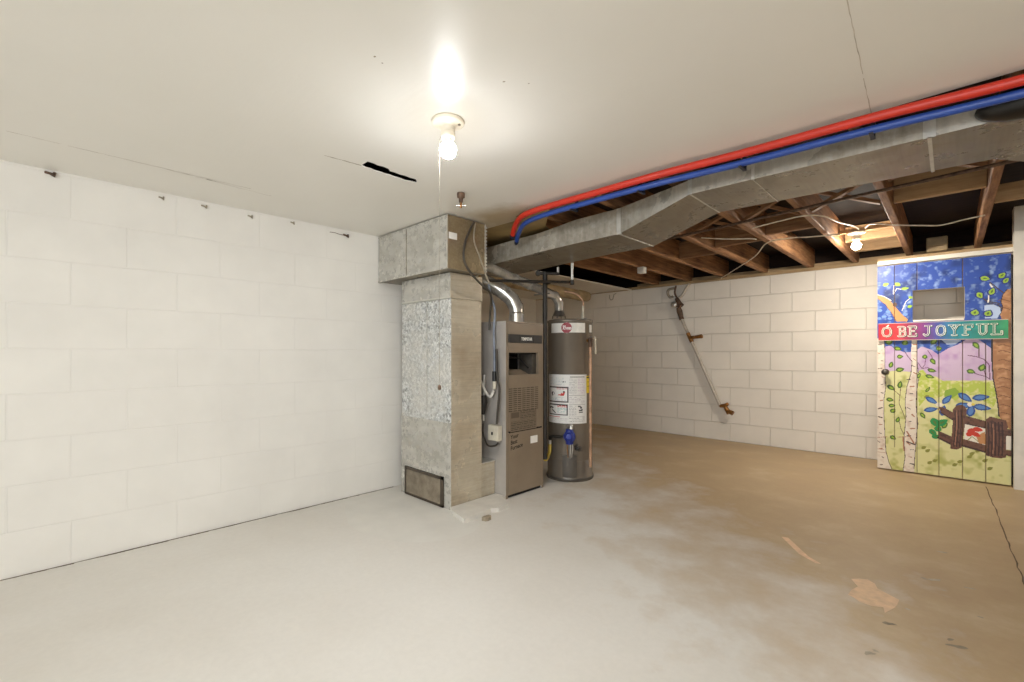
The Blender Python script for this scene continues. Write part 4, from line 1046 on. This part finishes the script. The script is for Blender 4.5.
# heater vent with draft hood
VX, VY = -2.257, 2.88
t = thing('vent_pipe', 'slim bright vent pipe sloping from the water heater past the furnace flue', 'vent pipe', (VX, VY, 1.268))
mb = MB(); mb.lathe([(.050,.022),(.048,.030),(.036,.058),(.035,.075)], (VX, VY, 1.268), M['tank_dark'], 28)
for a in (.3, 1.9, 3.5, 5.1): mb.beam((VX+.055*math.cos(a), VY+.055*math.sin(a), 1.268), (VX+.050*math.cos(a), VY+.050*math.sin(a), 1.292), .008, .004, M['tank_dark'], (math.sin(a), 1.1, 0))
mb.build('draft_hood', t)
path = [(VX,VY,1.335),(-2.252,2.872,1.395),(-2.258,2.83,1.445),(-2.33,2.615,1.517),(-2.363,2.486,1.552),(-2.40,2.325,1.600),(-2.44,2.20,1.640)]
mb = MB(); mb.tube(path, .036, M['flue'], 20)
mb.build('vent_run', t)
for i, k in ((4, 0), (3, 0), (2, 0)):
    p = Vector(path[i]); d = (Vector(path[i+1])-p).normalized(); mb = MB(); mb.tube([p-d*.008, p+d*.008], .0395, M['flue'], 20); mb.build('clamp', t)

t = thing('vent_duct', 'dusty tan round duct with end cap behind the water heater', 'duct', (-3.25, 4.2, 1.70))
mb = MB(); mb.tube([(-3.30,3.0,1.745),(-3.26,4.55,1.700)], .062, M['tan_duct'], 24); mb.build('pipe', t)
mb = MB(); mb.tube([(-3.26,4.552,1.700),(-3.258,4.63,1.698),(-3.258,4.72,1.697),(-3.258,4.74,1.697)], [.066,.067,.060,.04], M['tan_duct'], 24); mb.build('end_cap', t)

# ================================================================ gas line, cables and boxes
t = thing('gas_pipe', 'black iron gas pipe with elbow and drop between furnace and water heater', 'gas pipe', (-2.10, 2.68, PZ))
A, B = (-2.34, 2.18, 1.502), (-2.038, 2.758, 1.522)
mb = MB(); mb.tube([A, B], .0105, M['iron'], 12); mb.build('horizontal_run', t)
mb = MB(); mb.tube([B, (-2.038,2.758,1.54), (-2.038,2.758,1.666)], .0105, M['steel'], 12); mb.lathe([(.016,-.018),(.017,.0),(.016,.018)], B, M['iron'], 14); mb.build('riser', t)
mb = MB(); mb.tube([(-2.185,2.62,1.60), (-2.185,2.62,.20)], .018, M['iron'], 12); mb.tube([(-2.185,2.62,1.51),(-2.12,2.60,1.512)], .010, M['iron'], 10); mb.build('drop', t)
mb = MB()
for z in (1.505, 1.575): mb.lathe([(.017,-.022),(.019,0),(.017,.022)], (-2.185, 2.62, z), M['iron'], 14)
mb.tube([(-2.22,2.585,1.59),(-2.11,2.69,1.588)], .012, M['iron'], 10); mb.lathe([(.020,-.014),(.020,.014)], (-2.222,2.583,1.59), M['iron'], 12, (.7,-.7,0)); mb.lathe([(.010,0),(.010,.05)], (-2.115,2.686,1.585), M['steel'], 10); mb.build('valve_cluster', t)
mb = MB(); mb.beam((-2.26,2.58,1.43), (-2.16,2.645,1.44), .014, .006, M['iron']); mb.build('shut_off_lever', t)
mb = MB(); mb.tube(smooth_path([(-2.187,2.62,.20),(-2.197,2.645,.19),(-2.222,2.70,.20),(-2.233,2.733,.235),(-2.233,2.737,.29)], 6), .0125, M['yellow'], 10); c = mb.build('yellow_connector', t); c['label'] = 'yellow coated gas connector'
mb = MB(); mb.tube([(-2.233,2.737,.285),(-2.233,2.737,.325)], .012, M['steel'], 10); mb.tube([(-2.233,2.737,.322),(-2.228,2.737,.346),(-2.20,2.742,.353),(-2.136,2.765,.353)], .012, M['iron'], 10); mb.build('elbow', t)

def cable(name, label, pts, r, m, group=None, n=6, cat='cable'):
    mb = MB(); mb.tube(smooth_path(pts, n), r, m, 8); o = mb.build(name, origin=pts[0]); return tag(o, label, cat, group)
GC = 'cables beside the tall duct'
cable('electric_cable', 'thick dark cable curving down the side of the square duct head box', [(-2.161,1.894,1.815),(-2.156,1.855,1.755),(-2.158,1.826,1.692),(-2.158,1.806,1.596),(-2.156,1.836,1.52),(-2.154,1.928,1.444),(-2.156,2.02,1.395),(-2.22,2.10,1.35),(-2.264,2.13,1.253),(-2.272,2.13,1.15)], .0075, M['cable_black'], GC)
cable('electric_cable', 'thin pale cable down the side of the square duct head box', [(-2.162,1.906,1.811),(-2.162,1.896,1.704),(-2.160,1.94,1.61),(-2.156,1.985,1.513),(-2.152,2.015,1.45)], .005, M['cable_grey'], GC)
cable('electric_cable', 'blue grey cable dropping along the near side of the furnace', [(-2.30,2.152,1.466),(-2.285,2.16,1.38),(-2.248,2.16,1.288),(-2.262,2.165,1.144),(-2.258,2.165,1.014),(-2.252,2.16,.868)], .008, M['cable_blue'], GC)
cable('electric_cable', 'dark cable feeding the ivory switch box on the furnace', [(-2.24,2.168,1.02),(-2.224,2.16,.837),(-2.198,2.155,.75),(-2.212,2.155,.62),(-2.224,2.155,.511)], .008, M['cable_black'], GC)
cable('electric_cable', 'white loop of cable bending beside the furnace near the duct', [(-2.395,2.10,.875),(-2.375,2.12,.83),(-2.35,2.13,.784),(-2.31,2.14,.715),(-2.268,2.14,.697),(-2.250,2.15,.735)], .0095, M['pvc'], GC)
cable('electric_cable', 'grey flexible conduit running down behind the tall duct edge', [(-2.35,2.155,.84),(-2.35,2.15,.70),(-2.352,2.15,.60),(-2.353,2.15,.52)], .010, M['steel'], GC)
cable('electric_cable', 'dark cable looping under the ivory switch box', [(-2.205,2.15,.385),(-2.235,2.145,.362),(-2.30,2.142,.358),(-2.352,2.147,.43),(-2.356,2.15,.50)], .006, M['cable_black'], GC)
t = thing('switch_box', 'ivory electrical switch box on the near side of the furnace', 'switch box', (-2.25, 2.165, .395))
mb = MB(); mb.box((-2.298, 2.140, .395), (-2.20, 2.186, .50), M['ivory'], .004); mb.build('box', t)
mb = MB(); mb.box((-2.258, 2.132, .435), (-2.246, 2.142, .455), M['black'], .002); mb.build('toggle', t)
t = thing('cable_connector', 'black and white cable joint above the switch box', 'connector', (-2.25, 2.15, .80))
mb = MB(); mb.tube([(-2.252,2.16,.868),(-2.251,2.16,.80)], .016, M['black'], 12); mb.build('boot', t)
mb = MB(); mb.tube([(-2.251,2.16,.80),(-2.250,2.158,.745)], .012, M['ivory'], 12); mb.build('fitting', t)
mb = MB(); mb.tube([(-2.33,2.13,.70),(-2.325,2.13,.65),(-2.34,2.13,.57)], [.018,.026,.016], M['iron'], 10)
tag(mb.build('cable_bundle', origin=(-2.31,2.168,.64)), 'dark sagging bundle of fittings left of the switch box', 'cable')

# red and blue pipes under the ceiling edge
def plumb(name, label, pts, r, m, mend):
    t = thing(name, label, 'pipe', pts[0]); mb = MB(); mb.tube(smooth_path(pts, 7), r, m, 14); mb.build('pipe', t)
    mb = MB(); a, b = Vector(pts[0]), Vector(pts[1]); d = (a-b).normalized(); mb.tube([a+d*.002, a+d*.02, a+d*.038], [r*.9, r*1.1, r*.8], mend, 12); mb.build('end_fitting', t); return t
rp = [(-2.02,2.10,1.752),(-1.965,2.06,1.78),(-1.88,2.005,1.797),(-1.80,1.965,1.80),(-1.70,1.945,1.80),(-1.55,1.94,1.80),(-1.375,1.942,1.80),(-.945,1.945,1.80),(-.60,1.972,1.80),(-.19,1.985,1.80),(.156,2.02,1.80),(.6,2.03,1.80)]
bp = [(-2.045, 2.164, 1.728), (-1.99, 2.119, 1.748), (-1.905, 2.056, 1.764), (-1.82, 2.011, 1.771), (-1.7, 1.981, 1.772), (-1.55, 1.971, 1.773), (-1.4, 1.971, 1.773), (-0.985, 1.974, 1.773), (-0.62, 2.004, 1.773), (-0.195, 2.018, 1.772), (0.163, 2.051, 1.772), (0.6, 2.056, 1.772)]
plumb('water_pipe', 'red plastic pipe running along the ceiling edge', rp, .0165, M['red'], M['navy'])
plumb('water_pipe', 'blue plastic pipe beside the red one along the ceiling edge', bp, .0140, M['blue'], M['navy'])
for x, y, lab in ((-1.45,1.963,'dark clamp on the red and blue pipes near their curved end'), (-1.06,1.966,'dark clamp on the red and blue pipes above the duct bend'), (-.62,1.998,'dark clamp on the middle of the red and blue pipes'), (-.20,2.015,'dark clamp on red and blue pipes nearest the round black cap')):
    mb = MB(); mb.box((x-.006, y-.020, 1.752), (x+.006, y+.040, 1.756), M['navy']); mb.box((x-.007, y+.036, 1.752), (x+.007, y+.046, CEIL-.001), M['navy'])
    tag(mb.build('pipe_clamp', origin=(x, y, 1.78)), lab, 'pipe clamp', 'clamps on the red and blue pipes')

# small fittings on the ceiling and the walls
t = thing('ceiling_valve', 'small rusty pipe stub with cross handle on the ceiling above the duct', 'valve', (-1.857, 1.537, CEIL-.075))
x, y = -1.857, 1.537
mb = MB(); mb.lathe([(.020,0),(.021,-.006),(.020,-.024),(.012,-.028),(.010,-.048),(.006,-.052)], (x, y, CEIL), M['rust_iron'], 16); mb.build('stub', t)
mb = MB(); mb.tube([(x,y,CEIL-.05),(x,y,CEIL-.078)], .006, M['brass'], 8); mb.tube([(x-.018,y-.018,CEIL-.066),(x+.018,y+.018,CEIL-.066)], .004, M['steel'], 8); mb.build('cross_handle', t)
t = thing('wall_mounted_pipe', 'painted pipe slanting down the back wall with brass fittings and valve', 'pipe', (-2.1, 5.35, .34))
mb = MB(); mb.tube([(-2.335,5.365,1.40),(-1.885,5.365,.385)], .018, M['pipe_grey'], 14); mb.build('pipe', t)
mb = MB(); mb.tube([(-2.237,5.362,1.178),(-2.17,5.35,1.182),(-2.085,5.34,1.190)], [.022,.018,.024], M['brass'], 12); mb.tube([(-2.262,5.365,1.235),(-2.213,5.365,1.125)], .0225, M['brass'], 12); mb.build('tee', t)
mb = MB(); mb.tube([(-1.89,5.365,.395),(-1.84,5.36,.40),(-1.80,5.35,.425)], [.020,.022,.018], M['brass'], 12); mb.tube([(-1.845,5.36,.41),(-1.815,5.36,.36),(-1.79,5.35,.315)], [.018,.024,.022], M['brass'], 12); mb.tube([(-1.80,5.35,.35),(-1.745,5.34,.325)], [.02,.026], M['brass'], 12); mb.build('brass_end', t)
mb = MB(); mb.tube([(-2.375,5.36,1.545),(-2.36,5.36,1.50),(-2.345,5.365,1.43),(-2.335,5.365,1.40)], [.024,.034,.026,.028], M['rust_iron'], 12); mb.lathe([(.036,-.008),(.039,0),(.036,.008),(.010,.016),(0,.017)], (-2.405,5.30,1.58), M['steel'], 20, (0,-1,.1)); mb.tube([(-2.405,5.30,1.58),(-2.38,5.36,1.575)], .026, M['rust_iron'], 12); mb.tube([(-2.395,5.36,1.66),(-2.37,5.355,1.60),(-2.34,5.36,1.555)], [.022,.032,.040], M['rust_iron'], 12); vv = mb.build('valve', t)
mb = MB(); mb.tube(smooth_path([(-2.385,5.37,1.66),(-2.33,5.36,1.69),(-2.27,5.355,1.78),(-2.235,5.35,1.815)], 5), .016, M['pipe_grey'], 10); mb.tube(smooth_path([(-2.40,5.37,1.67),(-2.42,5.36,1.73),(-2.40,5.35,1.81)], 5), .011, M['rust_iron'], 10); mb.build('upper_pipe', t)
mb = MB(); mb.tube(smooth_path([(-2.43,5.38,1.79),(-2.50,5.37,1.775),(-2.515,5.37,1.73),(-2.485,5.375,1.68),(-2.45,5.38,1.69)], 5), .015, M['cable_grey'], 10); mb.build('return_bend', t)
mb = MB(); mb.tube([(-3.355,5.395,1.79),(-3.35,5.39,1.74),(-3.33,5.39,1.715),(-3.30,5.39,1.73),(-3.285,5.39,1.79),(-3.25,5.395,1.80)], .004, M['cable_grey'], 8)
tag(mb.build('hanging_wire', origin=(-3.33,5.39,1.72)), 'thin wire loop hanging high on the back wall beside the recess', 'wire')
for k, (y, z, s, lab) in enumerate([(.03,1.817,1.3,'rusty bracket scar high on left wall, first from the viewer'),(.44,1.806,.8,'small metal clip under ceiling, second from the viewer on left wall'),(.63,1.806,1.,'bent nail clip, third from the viewer along the left wall top'),(.86,1.80,.9,'clip under ceiling, fourth from the viewer on left wall'),(1.10,1.812,.8,'small nail clip, fifth along the top of the left wall'),(1.45,1.798,1.4,'dark bent bracket on left wall nearest the duct head box')]):
    mb = MB(); mb.tube([(WALL_X+.001,y-.012*s,z+.004),(WALL_X+.008,y,z),(WALL_X+.010,y+.010*s,z-.006),(WALL_X+.003,y+.012*s,z+.008)], .0045*s if k in (0,5) else .004, M['rust_iron'] if k in (0,5) else M['cable_grey'], 8)
    if k == 5: mb.tube(smooth_path([(WALL_X+.003,1.45,1.800),(WALL_X+.004,1.41,1.797),(WALL_X+.004,1.375,1.802),(WALL_X+.004,1.34,1.80)], 4), .002, M['rust_iron'], 6)
    tag(mb.build('wall_clip', origin=(WALL_X, y, z)), lab, 'clip', 'old clips along the top of the left wall')

# pipes and cables among the joists
mb = MB(); mb.tube([(-2.0,3.30,1.842),(-1.098,3.18,1.842),(-.353,3.065,1.842),(.20,2.985,1.842),(.9,2.90,1.842)], .009, M['rust_iron'], 10)
tag(mb.build('iron_pipe', origin=(-.5,3.1,1.842)), 'long dark iron pipe crossing under the joists beyond the duct', 'pipe')
GW = 'white cables stapled under the joists'
cable('lamp_cable', 'white cable sagging from the back wall up to the broad lit joist', [(-1.875,5.36,1.845),(-1.60,4.95,1.85),(-1.246,4.382,1.85),(-1.03,3.93,1.853),(-.86,3.88,1.85),(-.75,3.95,1.852),(-.577,4.008,1.852)], .0045, M['cable_white'], GW)
cable('lamp_cable', 'white cable dropping from the iron pipe to the small bulb box', [(-.98,3.40,1.853),(-.80,3.34,1.852),(-.66,3.32,1.852),(-.58,3.45,1.86),(-.55,3.75,1.88),(-.52,4.15,1.93),(-.51,4.36,1.945)], .0045, M['cable_white'], GW)
cable('lamp_cable', 'white cable sagging right from small bulb to the joist over the door', [(-.47,4.36,1.945),(-.40,4.05,1.90),(-.27,3.99,1.853),(-.15,4.06,1.842),(-.05,4.15,1.842),(.06,4.12,1.85),(.152,4.09,1.853)], .0045, M['cable_white'], GW)
cable('lamp_cable', 'short white cable slanting between two joists left of the lit broad joist', [(-1.35,3.45,1.86),(-1.22,3.60,1.855),(-1.09,3.70,1.853),(-1.06,3.76,1.853)], .0045, M['cable_white'], GW)
mb = MB(); mb.box((-2.285,4.19,1.80), (-2.215,4.255,1.862), M['white'], .004); tag(mb.build('junction_box', origin=(-2.25,4.22,1.80)), 'small white box under a joist above the valve cluster', 'electrical box')  # junction box under the joist

# ================================================================ light: two lit bulbs (their own glass), plus an added bulb and rear window
def area(name, loc, rot, sx, sy, power, col):
    l = bpy.data.lights.new(name, 'AREA'); l.shape = 'RECTANGLE'; l.size = sx; l.size_y = sy; l.energy = power; l.color = col
    o = bpy.data.objects.new(name, l); C.objects.link(o); o.location = loc; o.rotation_euler = rot; return o
area('daylight_fill', ((WX0+WX1)/2, ROOM_Y-.16, (WZ0+WZ1)/2), (math.radians(90), 0, 0), WX1-WX0-.1, WZ1-WZ0-.06, DAY_FILL, (.84, .92, 1.))  # area light added at the unseen window as cool fill
w = bpy.data.worlds.new('world'); bpy.context.scene.world = w; w.use_nodes = True
w.node_tree.nodes['Background'].inputs[0].default_value = (.8, .86, 1, 1); w.node_tree.nodes['Background'].inputs[1].default_value = .3

# ================================================================ camera: 16 mm on a full frame, level, 0.99 m up
cam = bpy.data.cameras.new('camera'); co = bpy.data.objects.new('camera', cam); C.objects.link(co)
cam.sensor_width = 36.; cam.lens = 455/1024*36; cam.shift_y = 12.5/1024; cam.clip_start = .02
co.location = (0, 0, .99); co.rotation_euler = (math.radians(90), 0, math.radians(43.98))
sc = bpy.context.scene; sc.camera = co
sc.view_settings.view_transform = 'Standard'; sc.view_settings.look = 'None'; sc.view_settings.exposure = EXPOSURE; sc.view_settings.gamma = 1.; sc.view_settings.use_curve_mapping = False
sc.cycles.use_denoising = True; sc.cycles.max_bounces = 10; sc.cycles.diffuse_bounces = 7; sc.cycles.sample_clamp_indirect = 6.
